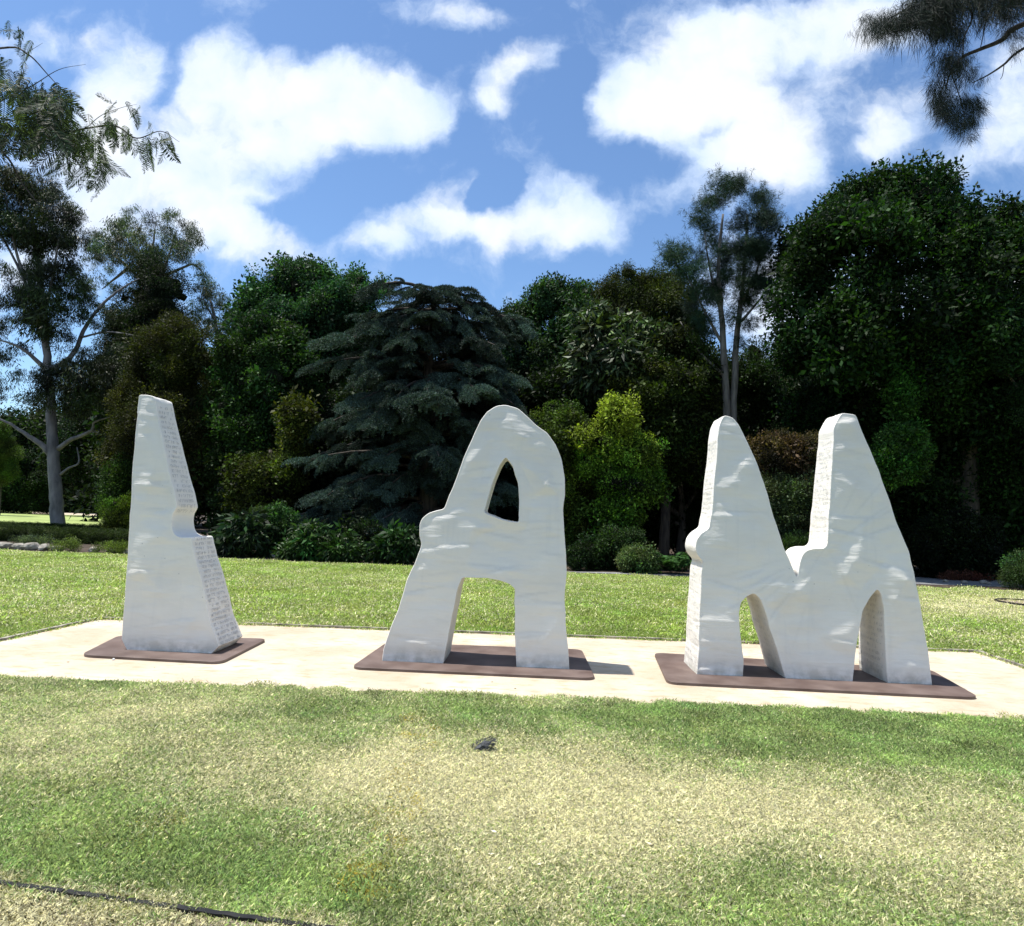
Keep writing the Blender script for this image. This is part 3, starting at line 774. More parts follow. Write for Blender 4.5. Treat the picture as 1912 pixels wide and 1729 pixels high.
# ------------------------------------------------------------------ generic solids
def tube(pts, radii, seg=8, cap=True):
    pts = np.asarray(pts, float); n = len(pts); V = []; F = []
    ref = np.array([0.3, .9, .1]); prevn = None
    for i in range(n):
        t = pts[min(i + 1, n - 1)] - pts[max(i - 1, 0)]; t = t / (np.linalg.norm(t) + 1e-9)
        if prevn is None: a = np.cross(t, ref)
        else: a = prevn - t * (prevn @ t)
        a /= np.linalg.norm(a) + 1e-9; prevn = a; b = np.cross(t, a)
        for k in range(seg):
            an = 2 * math.pi * k / seg; V.append(pts[i] + (a * math.cos(an) + b * math.sin(an)) * radii[i])
    for i in range(n - 1):
        for k in range(seg):
            F.append((i * seg + k, i * seg + (k + 1) % seg, (i + 1) * seg + (k + 1) % seg, (i + 1) * seg + k))
    if cap:
        F.append(tuple(reversed(range(seg)))); F.append(tuple((n - 1) * seg + k for k in range(seg)))
    return V, F


def smooth_path(pts, k=4):
    P = np.asarray(pts, float); out = []
    Q = np.vstack([2 * P[0] - P[1], P, 2 * P[-1] - P[-2]])
    for i in range(1, len(Q) - 2):
        for j in range(k):
            t = j / k; out.append(.5 * ((2 * Q[i]) + (-Q[i - 1] + Q[i + 1]) * t + (2 * Q[i - 1] - 5 * Q[i] + 4 * Q[i + 1] - Q[i + 2]) * t * t + (-Q[i - 1] + 3 * Q[i] - 3 * Q[i + 1] + Q[i + 2]) * t ** 3))
    out.append(P[-1]); return np.array(out)


def merge(parts):
    V = []; F = []
    for v, f in parts:
        o = len(V); V += list(v); F += [tuple(i + o for i in q) for q in f]
    return V, F


def limb(parent, name, pxs, Y, ra, rb, mat, dY=0.0, seg=9):
    P = [on_y(x, y, Y + dY * i / max(1, len(pxs) - 1)) for i, (x, y) in enumerate(pxs)]
    P = smooth_path(P, 5); P[1:-1] += RNG.normal(size=(len(P) - 2, 3)) * ra * .06
    rad = np.linspace(ra, rb, len(P)); V, F = tube(P, rad, seg)
    return mesh_obj(name, V, F, mat, parent, smooth=True)


ICO = None


def ico():
    global ICO
    if ICO is None:
        import bmesh
        bm = bmesh.new(); bmesh.ops.create_icosphere(bm, subdivisions=2, radius=1)
        ICO = (np.array([v.co[:] for v in bm.verts]), [[v.index for v in f.verts] for f in bm.faces]); bm.free()
    return ICO


def lobes_in_poly(poly, Y, rpx, depth, rng, dens=1.0, flat=.85, under=None):
    """round foliage masses filling an outline measured in photo pixels; returns list of (centre, radius)"""
    m = Y / FPX; xs = [p[0] for p in poly]; ys = [p[1] for p in poly]
    area = 0.5 * abs(sum(poly[i][0] * poly[(i + 1) % len(poly)][1] - poly[(i + 1) % len(poly)][0] * poly[i][1] for i in range(len(poly))))
    n = int(area / (rpx * rpx * 1.1) * dens) + 2; out = []; tries = 0; P2 = []
    while len(out) < n and tries < n * 60:
        tries += 1
        x = rng.uniform(min(xs), max(xs)); y = rng.uniform(min(ys), max(ys))
        if not in_poly(np.array([x]), np.array([y]), poly)[0]: continue
        d = dist_poly(np.array([x]), np.array([y]), poly)[0]; r = rpx * rng.uniform(.65, 1.2)
        if d < r * .62:
            r = max(d / .62, rpx * .42)
            if d < rpx * .30: continue
        if any((x - a) ** 2 + (y - b) ** 2 < (rpx * .55) ** 2 and abs(dd) < .5 for a, b, dd in P2): continue
        h = depth * math.sqrt(min(1, d / (rpx * 3.2)))
        off = -h * rng.uniform(.2, 1.0) if rng.random() < .78 else h * rng.uniform(0, .7)
        if under: off += max(0, min(1, (y - under[0]) / under[1])) * under[2]
        P2.append((x, y, 9)); out.append((on_y(x, y, Y + off), r * m))
    return out


def foliage(parent, name, key, lobes, color, clump_r, dens=1.0, core=True, cvar=.22, hue=.10, rngseed=1, flat=.85, top=None, core_skip=None, backcut=.25, gap=0):
    r = np.random.default_rng(rngseed); P = []; S = []; T = []
    Cn = np.array([l[0] for l in lobes]); Rn = np.array([l[1] for l in lobes])
    col = np.array(color) * [.64, .84, .60]
    for i, (c, R) in enumerate(lobes):
        n = max(5, int(4 * math.pi * R * R / (clump_r ** 2) * .85 * dens))
        d = rnd_dir(n, r); keep = (d[:, 1] < backcut) | (r.random(n) < .3); d = d[keep]
        rad = R * (1 + .17 * r.normal(size=(len(d), 1))); k9 = (r.random(len(d)) < .10) & (d[:, 2] > -.2); rad[k9] *= r.uniform(1.15, 1.6, (int(k9.sum()), 1))
        p = c + d * rad * [1, 1, flat]; w_ = 2.6 / R
        p = p + .22 * R * np.stack([np.sin(p[:, 2] * w_ + p[:, 1] * 1.3 + i), np.sin(p[:, 0] * w_ + i * 2.1), np.sin(p[:, 0] * w_ * 1.3 + p[:, 2] * w_ * .7 + i * 1.7)], 1)
        # drop clumps buried in a neighbouring mass
        dist = np.linalg.norm(p[:, None] - Cn[None], axis=2) / Rn[None]; dist[:, i] = 9
        p = p[(dist.min(1) > .72) & (p[:, 2] > .1)]
        if gap:
            gx1, gy1 = to_px(p); g_ = in_poly(gx1, gy1, core_skip) & (r.random(len(p)) < gap); p = p[~g_]
        lobe_c = col * (1 + cvar * r.normal()) * (1 + hue * r.normal(size=3))
        t = lobe_c[None] * (1 + .12 * r.normal(size=(len(p), 1)))
        if top is not None: # young tips of a different colour high on the tree
            w = np.clip((p[:, 2] - top[1]) / (top[2] - top[1]), 0, 1)[:, None] * (r.random((len(p), 1)) < .75); t = t * (1 - w) + np.array(top[0]) * w
        P.append(p); T.append(t); S.append(clump_r * np.exp(r.normal(size=len(p)) * .28))
    P = np.concatenate(P); T = np.clip(np.concatenate(T), .003, .8); S = np.concatenate(S); n = len(P)
    rot = np.stack([r.normal(size=n) * .35, r.normal(size=n) * .35, r.uniform(0, 6.28, n)], 1)
    o = scatter(name, key, P, rot, S, T, parent); o['kind'] = 'stuff'
    if core:
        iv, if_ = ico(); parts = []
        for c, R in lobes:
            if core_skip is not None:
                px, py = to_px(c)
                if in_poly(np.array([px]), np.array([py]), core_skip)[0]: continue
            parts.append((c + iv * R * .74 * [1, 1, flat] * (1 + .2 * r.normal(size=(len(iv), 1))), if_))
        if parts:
            V, F = merge(parts); k = mesh_obj('inner_twigs', V, F, M_CORE, parent); k['kind'] = 'stuff'  # added occluder lumps filling the crown, no modelled twigs
    return o


def simple_trunk(parent, x, y0, y1, Y, r, mat=None, lean=0):
    g = on_ground_y(x, Y); t = on_y(x + lean, y1, Y)
    P = smooth_path([g + [0, 0, -.1], g * .6 + t * .4 + [r * .5, 0, 0], t], 4); V, F = tube(P, np.linspace(r * 1.15, r * .5, len(P)), 9)
    return mesh_obj('trunk', V, F, mat or M_BARK_DARK, parent, smooth=True)


def on_ground_y(px, Y):
    """ground point at distance Y whose column passes photo pixel column px at the horizon"""
    d = ray(px, 958 + .037 * (px - 956)); return np.array([d[0] / d[1] * Y, Y, 0.0])


SEED = [100]


def tree(name, label, cat, poly, Y, key, color, clump_r, rpx, depth, trunk_x, trunk_top, trunk_r=.18, mat=None, group=None, dens=1.0, core=True, ldens=1.0, under=None, **kw):
    SEED[0] += 1
    rng = np.random.default_rng(SEED[0])
    root = empty(name, tuple(on_ground_y(trunk_x, Y)), label, cat, group)
    simple_trunk(root, trunk_x, 0, trunk_top, Y, trunk_r, mat)
    polys = poly if isinstance(poly[0], list) else [poly]
    lobes = []
    for p in polys: lobes += lobes_in_poly(p, Y, rpx, depth, rng, ldens, under=under)
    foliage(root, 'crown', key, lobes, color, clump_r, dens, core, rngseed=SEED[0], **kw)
    # a few boughs from the trunk into the crown
    base = on_ground_y(trunk_x, Y); top = on_y(trunk_x, trunk_top, Y)
    for j in rng.choice(len(lobes), min(7, len(lobes)), replace=False):
        c, R = lobes[j]; s = base * .45 + top * .55; s[2] = min(s[2], c[2] * .8)
        P = smooth_path([s, (s + c) / 2 + [0, 0, .15 * R], c], 4); V, F = tube(P, np.linspace(trunk_r * .4, .03, len(P)), 6)
        mesh_obj('bough', V, F, mat or M_BARK_DARK, root, smooth=True)
    return root


# ------------------------------------------------------------------ background trees, far to near
# distant wood that closes the view
def far_wood():
    rng = np.random.default_rng(5); lobes = []
    top = [(-500, 800), (-200, 800), (60, 790), (170, 740), (230, 690), (420, 660), (600, 640), (900, 640), (1250, 660), (1420, 690), (1500, 640), (1912, 560), (2500, 600)]
    xs = [t[0] for t in top]; ys = [t[1] for t in top]
    for i in range(420):
        x = rng.uniform(-400, 2400); yt = np.interp(x, xs, ys); hb = 958 + .037 * (x - 956)
        y = yt + 45 + (hb - yt - 40) * rng.random() ** .8
        far = x < 262; lobes.append((on_y(x, y, (72 if far else 44) + rng.uniform(-2.5, 3)), rng.uniform(1.5, 2.4) * (1.7 if far else 1)))
    r = empty('distant_wood', (0, 44, 0), 'dark mass of far trees seen through the gaps between the garden trees', 'woodland')
    f = foliage(r, 'foliage', 'broad', lobes, (.022, .034, .014), 1.15, .8, True, rngseed=6, backcut=0)
    return r


fw_root = far_wood(); fw_root['kind'] = 'stuff'

# 1 grey gum far left, open crown
def lob(lst, Y, spread, seed):
    r = np.random.default_rng(seed); return [(on_y(x, y, Y + r.uniform(-spread, spread)), rr * Y / FPX) for x, y, rr in lst]


g2 = empty('gum_tree', tuple(on_ground_y(262, 42)), 'pale open-crowned far gum tree, its domed grey-green head above the dark conifer', 'tree')
limb(g2, 'trunk', [(262, 940), (262, 760), (270, 640), (288, 575)], 42, .35, .2, M_BARK_GREY)
for pp in ([(288, 575), (275, 520), (262, 470), (240, 430)], [(288, 575), (300, 520), (318, 470), (330, 430)], [(280, 540), (240, 500), (205, 470), (185, 450)],
           [(300, 520), (340, 500), (365, 495), (385, 520)], [(270, 510), (285, 460), (290, 420)], [(240, 500), (215, 520), (190, 540)]):
    limb(g2, 'branch', pp, 42, .12, .03, M_BARK_GREY, seg=6)
ll = []
rr_ = np.random.default_rng(3)
pg = [(168, 440), (190, 418), (235, 402), (262, 394), (312, 396), (358, 415), (372, 440), (368, 470), (345, 492), (300, 505), (235, 512), (190, 500), (165, 478)]
for _ in range(900):
    x, y = rr_.uniform(160, 385), rr_.uniform(390, 515)
    if in_poly(np.array([x]), np.array([y]), pg)[0] and len(ll) < 74: ll.append((x, y, rr_.uniform(9, 15)))
ll += [(372, 500, 8), (380, 515, 8), (388, 530, 7), (180, 520, 14), (172, 550, 15), (190, 575, 12), (215, 540, 10)]
foliage(g2, 'crown', 'gum', lob(ll, 42, 2.5, 8), (.11, .115, .075), .42, .62, False, rngseed=31, cvar=.3)

g3 = empty('gum_tree', tuple(on_ground_y(412, 40)), 'small drooping gum tree against the sky beside the dark conifer', 'tree')
limb(g3, 'trunk', [(412, 955), (412, 760), (408, 660), (402, 600), (392, 560)], 40, .22, .07, M_BARK_GREY)
for pp in ([(405, 630), (425, 590), (438, 575)], [(402, 600), (385, 570), (378, 550)], [(408, 650), (380, 620), (368, 600)]):
    limb(g3, 'branch', pp, 40, .07, .02, M_BARK_GREY, seg=6)
foliage(g3, 'crown', 'gum', lob([(378, 545, 12), (392, 540, 10), (368, 570, 14), (402, 565, 11), (422, 560, 12), (436, 575, 13), (442, 592, 12), (448, 605, 9), (425, 598, 12), (395, 590, 13), (370, 600, 12),
                                 (388, 615, 13), (415, 618, 9), (360, 590, 9), (384, 560, 10), (430, 612, 10)], 40, 1, 9), (.085, .095, .055), .40, 1.0, False, rngseed=32)

tree('conifer_tree', 'dark pointed conifer far back at left below the pale gum crown', 'tree',
     [(285, 482), (315, 502), (345, 540), (356, 600), (360, 700), (340, 780), (200, 780), (185, 690), (205, 600), (240, 530)], 37, 'small', (.020, .028, .017), .42, 15, 2.0, 275, 500, .3)
tree('dome_tree', 'tall blue-green domed tree behind the left side of the blue cedar', 'tree',
     [(460, 575), (475, 530), (515, 500), (560, 490), (620, 500), (680, 520), (745, 540), (760, 640), (600, 720), (440, 700), (425, 640)], 31, 'broad', (.045, .085, .045), .40, 24, 2.5, 580, 560, .35)
tree('broadleaf_tree', 'dark green broadleaf tree whose head shows just right of the blue cedar', 'tree',
     [(935, 600), (985, 552), (1040, 530), (1095, 538), (1125, 590), (1130, 700), (1060, 800), (960, 800), (925, 720)], 31, 'broad', (.040, .070, .034), .40, 21, 2.0, 1030, 590, .3)
tree('olive_tree', 'tall olive-topped tree with brownish crown just left of the twin-trunked she-oak', 'tree',
     [(1105, 560), (1130, 530), (1160, 500), (1200, 492), (1250, 508), (1300, 545), (1325, 610), (1340, 720), (1280, 780), (1150, 700), (1100, 610)], 30.5, 'small', (.060, .062, .024), .38, 20, 2.0, 1215, 560, .3)
tree('low_tree', 'dark green tree standing right behind the twin trunks of the she-oak', 'tree',
     [(1285, 720), (1330, 660), (1390, 640), (1440, 655), (1475, 720), (1485, 860), (1480, 1010), (1280, 1010), (1260, 850)], 29, 'small', (.030, .042, .018), .4, 34, 1.8, 1390, 700, .25)
tree('pale_tree', 'thin pale tree glimpsed in the gap between the she-oak and the big dark tree', 'tree',
     [(1450, 700), (1458, 655), (1490, 640), (1515, 680), (1510, 780), (1460, 800)], 36, 'gum', (.085, .095, .055), .4, 16, 1.0, 1482, 700, .15, core=False, dens=.9)

# mid layer
tree('brown_olive_tree', 'rounded olive-brown tree with golden tips above the single I-shaped sculpture', 'tree',
     [(235, 690), (255, 640), (300, 612), (335, 600), (372, 612), (395, 660), (425, 700), (430, 800), (400, 900), (300, 960), (215, 900), (215, 780)], 28, 'small', (.052, .046, .016), .34, 20, 1.8, 320, 660, .25, cvar=.3)
tree('green_tree', 'mid-green leafy tree between the olive-brown tree and the blue cedar', 'tree',
     [(415, 640), (450, 600), (500, 590), (555, 610), (590, 680), (590, 820), (560, 960), (470, 1010), (390, 1000), (370, 880), (395, 720)], 27.5, 'broad', (.038, .066, .022), .36, 24, 1.8, 480, 660, .25)
tree('yellow_olive_tree', 'low tree with yellow-olive leaves at the left foot of the blue cedar', 'tree',
     [[(425, 880), (460, 850), (500, 850), (520, 900), (500, 960), (440, 950)], [(520, 760), (560, 745), (590, 780), (570, 850), (530, 830)], [(500, 850), (540, 840), (560, 900), (530, 950)]], 24.5, 'broad', (.075, .078, .020), .28, 9, 1.2, 505, 840, .12, cvar=.4)
tree('dark_tree', 'dark tree filling the shade left of the I-shaped sculpture behind the gum trunk', 'tree',
     [(120, 800), (170, 740), (260, 700), (330, 760), (340, 930), (250, 950), (190, 945), (125, 900)], 57, 'broad', (.015, .021, .010), .6, 30, 1.5, 230, 780, .3)
tree('magnolia_tree', 'tree with large pale shining leaves in the tree line behind the bright yellow-green tree', 'tree',
     [(1062, 640), (1085, 590), (1130, 575), (1180, 600), (1240, 620), (1255, 670), (1225, 740), (1150, 770), (1085, 750)], 26.5, 'big', (.085, .105, .055), .42, 24, 1.3, 1150, 650, .2, dens=.9)
tree('olive_bush_tree', 'dense dark olive tree directly left of the she-oak trunks', 'tree',
     [(1130, 720), (1190, 660), (1260, 620), (1310, 625), (1345, 680), (1345, 780), (1310, 880), (1220, 900), (1140, 830)], 26, 'broad', (.042, .052, .014), .36, 22, 1.6, 1240, 700, .2)
tree('deep_shade_tree', 'nearly black tree behind the space between the A and the M', 'tree',
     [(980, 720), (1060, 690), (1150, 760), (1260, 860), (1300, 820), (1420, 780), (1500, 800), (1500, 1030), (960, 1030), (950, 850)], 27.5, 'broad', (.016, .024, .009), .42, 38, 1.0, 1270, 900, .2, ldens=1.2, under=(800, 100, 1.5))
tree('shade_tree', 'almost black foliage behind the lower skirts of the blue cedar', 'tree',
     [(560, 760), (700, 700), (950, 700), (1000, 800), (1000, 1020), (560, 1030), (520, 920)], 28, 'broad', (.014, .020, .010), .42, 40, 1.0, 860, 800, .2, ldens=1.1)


# cedar with level, drooping sprays
def cedar():
    Y = 24.5; base = on_ground_y(792, Y)
    root = empty('cedar_tree', tuple(base), 'broad blue-grey cedar with layered drooping branches behind and left of the A', 'tree')
    r = np.random.default_rng(77)
    H = on_y(792, 535, Y)[2]
    P = smooth_path([base + [0, 0, -.1], base + [.2, 0, H * .4], base + [-.1, 0, H * .75], base + [.1, 0, H * .98]], 5)
    V, F = tube(P, np.linspace(.42, .05, len(P)), 10); mesh_obj('trunk', V, F, M_BARK_DARK, root, smooth=True)
    PP = []; RR = []; SS = []; TT = []
    nbr = 124
    for i in range(nbr):
        t = (i + .5) / nbr; z = H * min(.965, max(.05, .06 + .93 * t ** .92 + r.normal() * .02))
        az = i * 2.399 + r.uniform(-.3, .3)
        # half-widths measured off the photo: left / right of the trunk at this height
        zl = [0, 1.0, 2.5, 4.5, 6.2, 7.6, 8.6, 9.3]; wl = [3.2, 4.9, 4.9, 4.4, 4.1, 3.8, 3.5, 2.6]; wr = [2.0, 2.6, 3.6, 4.4, 4.2, 3.8, 3.2, 2.4]
        cw = math.cos(az); Lr = np.interp(z * 9.3 / H, zl, wr if cw > 0 else wl)
        Lb = (abs(cw) * Lr + (1 - abs(cw)) * 3.4 * np.interp(z / H, [0, .5, 1], [1, .9, .65])) * (r.uniform(.82, 1.18) if r.random() < .5 else r.uniform(.4, .8))
        hd = np.array([cw, math.sin(az), 0]); sdv = np.array([-math.sin(az), math.cos(az), 0])
        rise = r.uniform(.0, .5); droop = r.uniform(.05, .40)
        def pos(s):   # s in 0..1
            return base + np.array([0, 0, z]) + hd * Lb * s + np.array([0, 0, 1.]) * Lb * (rise * s - (rise + droop) * s * s * .9)
        pts = np.array([pos(s) for s in np.linspace(0, 1, 7)])
        V, F = tube(pts, np.linspace(.09, .015, 7), 5); mesh_obj('bough', V, F, M_BARK_DARK, root, smooth=True)
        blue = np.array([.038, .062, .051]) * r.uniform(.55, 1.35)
        for s in np.arange(.30, 1.01, .40 / max(Lb, 1)):
            c = pos(min(s, 1)); width = (1 - .6 * s)
            for sgn in (-1, 0, 1):
                if r.random() < (.34 if s < .75 else .14): continue
                yaw = az + sgn * r.uniform(.5, 1.1); off = sdv * sgn * r.uniform(.05, .55) * width
                PP.append(c + off + r.normal(size=3) * [.08, .08, .05]); RR.append((r.normal() * .25, r.uniform(-.1, .7), yaw))
                SS.append(r.uniform(.5, 1.1) * (.75 + .25 * (1 - s))); TT.append(blue * r.uniform(.75, 1.3) * (.45 + .95 * s))  # tint carries inner-crown shade near the trunk, paler new growth at tips
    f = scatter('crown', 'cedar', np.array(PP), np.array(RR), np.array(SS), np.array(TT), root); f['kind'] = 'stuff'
    return root


cedar()

# big dark tree at right
SKYGAP = [(1462, 600), (1470, 560), (1500, 480), (1700, 440), (1912, 430), (1912, 560), (1780, 620), (1560, 640)]
big = tree('broadleaf_tree', 'huge nearly black broadleaf tree at the right edge, sky glinting through its upper crown', 'tree',
           [(1475, 720), (1462, 640), (1455, 560), (1462, 470), (1500, 425), (1545, 385), (1600, 360), (1645, 335), (1690, 312), (1740, 335), (1790, 362), (1860, 375), (1912, 415), (1990, 480), (2060, 620),
            (2080, 850), (2000, 1000), (1760, 1040), (1560, 1040), (1500, 960), (1490, 830)], 24, 'broad', (.022, .046, .014), .46, 33, 3.2, 1800, 520, .35, core_skip=SKYGAP, gap=.5, ldens=1.0, dens=1.1, under=(620, 220, 3.0))
lb = lobes_in_poly([(1625, 850), (1660, 800), (1715, 800), (1730, 850), (1700, 890), (1650, 900)], 21.4, 8, .9, np.random.default_rng(3)) + lobes_in_poly([(1655, 720), (1690, 690), (1715, 740), (1680, 780)], 21.8, 8, .6, np.random.default_rng(4))
foliage(big, 'low_branch', 'broad', lb, (.050, .10, .024), .26, .4, False, rngseed=66)['label'] = 'fresher green low branch'
tree('dark_conifer', 'dark green fine-leaved tree reaching in at the right edge of the frame', 'tree',
     [[(1815, 650), (1850, 600), (1912, 575), (2000, 590), (2030, 680), (1920, 700), (1860, 690)], [(1900, 720), (1990, 700), (2050, 800), (2000, 900), (1930, 860)]], 21.5, 'small', (.022, .042, .018), .28, 20, .8, 1985, 640, .2)

# she-oak with two stems
so = empty('she_oak', tuple(on_ground_y(1362, 25)), 'slender tall she-oak with two bare trunks and a feathery dark crown above the M', 'tree')
limb(so, 'trunk', [(1364, 1050), (1357, 780), (1351, 640), (1345, 560), (1342, 480), (1350, 400)], 25, .17, .04, M_BARK_GREY)
limb(so, 'trunk', [(1372, 1050), (1370, 780), (1375, 640), (1384, 560), (1392, 480), (1395, 400)], 25, .16, .04, M_BARK_GREY, dY=.4)
for pp in ([(1348, 640), (1320, 590), (1290, 530), (1262, 490)], [(1345, 580), (1325, 500), (1315, 430)], [(1388, 560), (1415, 500), (1432, 430)], [(1384, 600), (1410, 570), (1432, 540)], [(1350, 700), (1300, 650), (1270, 600)]):
    limb(so, 'branch', pp, 25, .06, .015, M_BARK_GREY, seg=6)
rng_ = np.random.default_rng(9); ls = []
ps = [(1292, 400), (1300, 360), (1335, 345), (1350, 326), (1385, 330), (1410, 360), (1445, 370), (1452, 400), (1430, 450), (1445, 520), (1440, 560), (1405, 590), (1375, 560), (1345, 585), (1315, 560), (1298, 500)]
for _ in range(4000):
    x, y = rng_.uniform(1285, 1455), rng_.uniform(322, 620)
    if len(ls) < 66 and in_poly(np.array([x]), np.array([y]), ps)[0]: ls.append((x, y, rng_.uniform(7, 12)))
ls += [(1250, 470, 9), (1262, 480, 11), (1275, 500, 10), (1290, 520, 9), (1245, 485, 7), (1300, 545, 9), (1280, 470, 7), (1310, 600, 8), (1330, 620, 8), (1290, 570, 7), (1400, 610, 9), (1425, 585, 10), (1385, 640, 7), (1365, 600, 9), (1430, 560, 9)]
foliage(so, 'crown', 'thread', lob(ls, 25, 1.0, 10), (.040, .062, .046), .34, 1.8, False, rngseed=41, backcut=.6)

# left gum with pale trunk
gm = empty('gum_tree', tuple(on_ground(106, 985)), 'large gum tree with a smooth pale grey trunk behind the clipped hedge', 'tree')
YG = on_ground(106, 985)[1]
limb(gm, 'trunk', [(108, 988), (106, 940), (101, 880), (98, 820), (96, 770), (90, 700), (86, 640), (80, 560), (68, 470), (58, 400)], YG, .34, .09, M_BARK_PALE, seg=14)
for pp, ra in (([(97, 852), (80, 832), (55, 815), (20, 792), (-30, 770)], .19), ([(108, 838), (130, 822), (155, 812), (172, 802), (177, 788), (205, 779)], .13), ([(88, 690), (115, 680), (140, 655), (160, 610), (190, 570), (225, 540), (260, 520)], .16),
               ([(86, 690), (60, 665), (30, 645), (-20, 630)], .13), ([(112, 886), (128, 874), (147, 864), (144, 835)], .07), ([(84, 640), (60, 560), (25, 480), (-10, 420)], .12), ([(80, 600), (98, 520), (112, 430)], .11),
               ([(150, 630), (200, 620), (250, 626)], .06), ([(78, 560), (40, 500), (20, 420), (10, 360)], .1), ([(120, 672), (170, 690), (215, 720), (240, 742)], .07)):
    limb(gm, 'branch', pp, YG, ra, .03, M_BARK_PALE, dY=random.uniform(-1.5, 1), seg=7)
rng_ = np.random.default_rng(19)
la = lobes_in_poly([(-70, 330), (-10, 318), (60, 322), (115, 350), (152, 400), (152, 440), (120, 470), (60, 470), (0, 450), (-70, 460)], YG, 22, 2.0, rng_, 1.0)
la += lobes_in_poly([(60, 480), (130, 480), (170, 530), (160, 600), (140, 670), (90, 640), (40, 600), (30, 540)], YG, 20, 1.6, rng_, .8)
la += lobes_in_poly([(60, 700), (130, 660), (190, 640), (250, 660), (270, 720), (240, 760), (150, 775), (80, 770)], YG - 1, 20, 1.2, rng_, .85)
la += lob([(10, 500, 14), (25, 530, 12), (0, 560, 16), (20, 600, 14), (-20, 620, 20), (10, 660, 14), (40, 650, 12), (-30, 700, 22), (0, 730, 10), (-60, 560, 30), (30, 700, 9), (180, 610, 12), (210, 590, 12), (225, 640, 13), (190, 660, 12), (160, 560, 12)], YG, 1.2, 14)
foliage(gm, 'crown', 'gum', la, (.040, .048, .018), .40, .95, False, rngseed=51, cvar=.3, backcut=.6)

# yellow-green tree between the A and the M
tree('bright_tree', 'bright yellow-green bushy young tree between the A and the M', 'tree',
     [[(1112, 800), (1125, 765), (1150, 737), (1172, 742), (1185, 775), (1190, 830), (1160, 860), (1110, 850)], [(1170, 820), (1205, 800), (1226, 835), (1232, 870), (1200, 890), (1165, 870)], [(1085, 800), (1110, 790), (1120, 860), (1100, 900), (1085, 880)],
      [(1180, 890), (1222, 885), (1237, 915), (1222, 940), (1185, 930)], [(1120, 860), (1180, 860), (1200, 960), (1170, 990), (1115, 985)]], 22, 'broad', (.090, .140, .022), .25, 15, .8, 1160, 800, .08,
     cvar=.5, core=True, dens=.75, top=((.24, .30, .035), 3.0, 4.8))
tree('green_bush_tree', 'leafy mid-green young tree just behind the right shoulder of the A', 'tree',
     [(985, 800), (1005, 765), (1040, 748), (1075, 760), (1100, 800), (1105, 900), (1100, 1000), (1020, 1010), (990, 900)], 23, 'broad', (.085, .100, .022), .26, 15, 1.0, 1050, 800, .08, cvar=.3)
tree('copper_shrub', 'copper-brown leafed shrub framed in the V of the M', 'shrub',
     [(1395, 850), (1420, 820), (1460, 805), (1510, 812), (1545, 840), (1540, 900), (1490, 925), (1420, 905)], 22.4, 'broad', (.090, .052, .034), .22, 12, .7, 1470, 870, .05, cvar=.35, dens=.8)
tree('grey_shrub', 'grey-green twiggy shrub low in the V of the M below the copper one', 'shrub',
     [(1405, 900), (1450, 890), (1540, 895), (1545, 980), (1520, 1030), (1440, 1035), (1415, 960)], 21.8, 'small', (.075, .082, .052), .25, 13, .6, 1480, 950, .05, cvar=.3, dens=.9)

# ---- understorey along the far edge of the lawn
def bush(label, poly, Y, key, color, cr, rpx, name='shrub', group=None, dens=1.0, core=True, depth=.45, **kw):
    xs = [p[0] for p in poly]; x = sum(xs) / len(xs); ys = [p[1] for p in poly]
    return tree(name, label, 'shrub', poly, Y, key, color, cr, rpx * .8, depth, x, min(ys) * .35 + max(ys) * .65, .04, group=group, dens=dens, core=core, **kw)


bush('bright green round shrub left of the I-shaped sculpture beside the far lawn', [(196, 940), (200, 880), (225, 850), (255, 850), (270, 900), (270, 985), (210, 985)], 27, 'small', (.050, .088, .022), .28, 16)
bush('yellowish low shrub under the round green one left of the I', [(190, 975), (200, 930), (235, 925), (262, 945), (262, 990), (200, 990)], 25.5, 'upright', (.11, .13, .025), .24, 13)
bush('dark leafy shrub just right of the foot of the I', [(405, 1038), (410, 990), (440, 965), (480, 975), (505, 1010), (505, 1040)], 20.2, 'big', (.030, .050, .022), .26, 16, dens=1.4)
bush('pale-leaved shrub under the left skirt of the cedar', [(465, 985), (480, 955), (520, 945), (545, 965), (545, 1010), (480, 1030)], 21, 'broad', (.062, .095, .042), .2, 14)
bush('spreading glossy green shrub at the lawn edge under the cedar', [(525, 1046), (530, 1015), (575, 985), (620, 990), (665, 1015), (670, 1048), (590, 1052)], 19.9, 'big', (.050, .090, .028), .26, 13, core=False, dens=1.6)
bush('small green shrub at the lawn edge left of the A', [(690, 1052), (700, 1020), (745, 995), (775, 1000), (775, 1040), (730, 1058)], 20, 'big', (.030, .062, .020), .26, 12, core=False, dens=1.6)
bush('dark low shrub between the two green ones under the cedar', [(640, 1045), (650, 985), (700, 975), (720, 1010), (700, 1052)], 21, 'broad', (.020, .034, .014), .22, 14)
bush('pale cream-leaved low shrub left of the fern beside the M', [(1150, 1062), (1160, 1030), (1195, 1020), (1225, 1035), (1225, 1066)], 20, 'broad', (.12, .14, .07), .16, 9, dens=.6, core=False)
bush('dark leafy shrub below the bright yellow-green tree', [(1090, 1060), (1095, 1010), (1130, 985), (1180, 990), (1205, 1020), (1190, 1062)], 20.8, 'broad', (.034, .058, .022), .2, 14)
bush('small shadowed shrub right behind the A at the lawn edge', [(1062, 1066), (1062, 1030), (1090, 1020), (1105, 1045), (1105, 1068)], 20.2, 'broad', (.022, .036, .014), .18, 10)
bush('low leafy plant seen through the bottom of the V of the M', [(1440, 1062), (1450, 1020), (1500, 1000), (1540, 1020), (1540, 1070)], 20.6, 'upright', (.045, .066, .022), .18, 13)
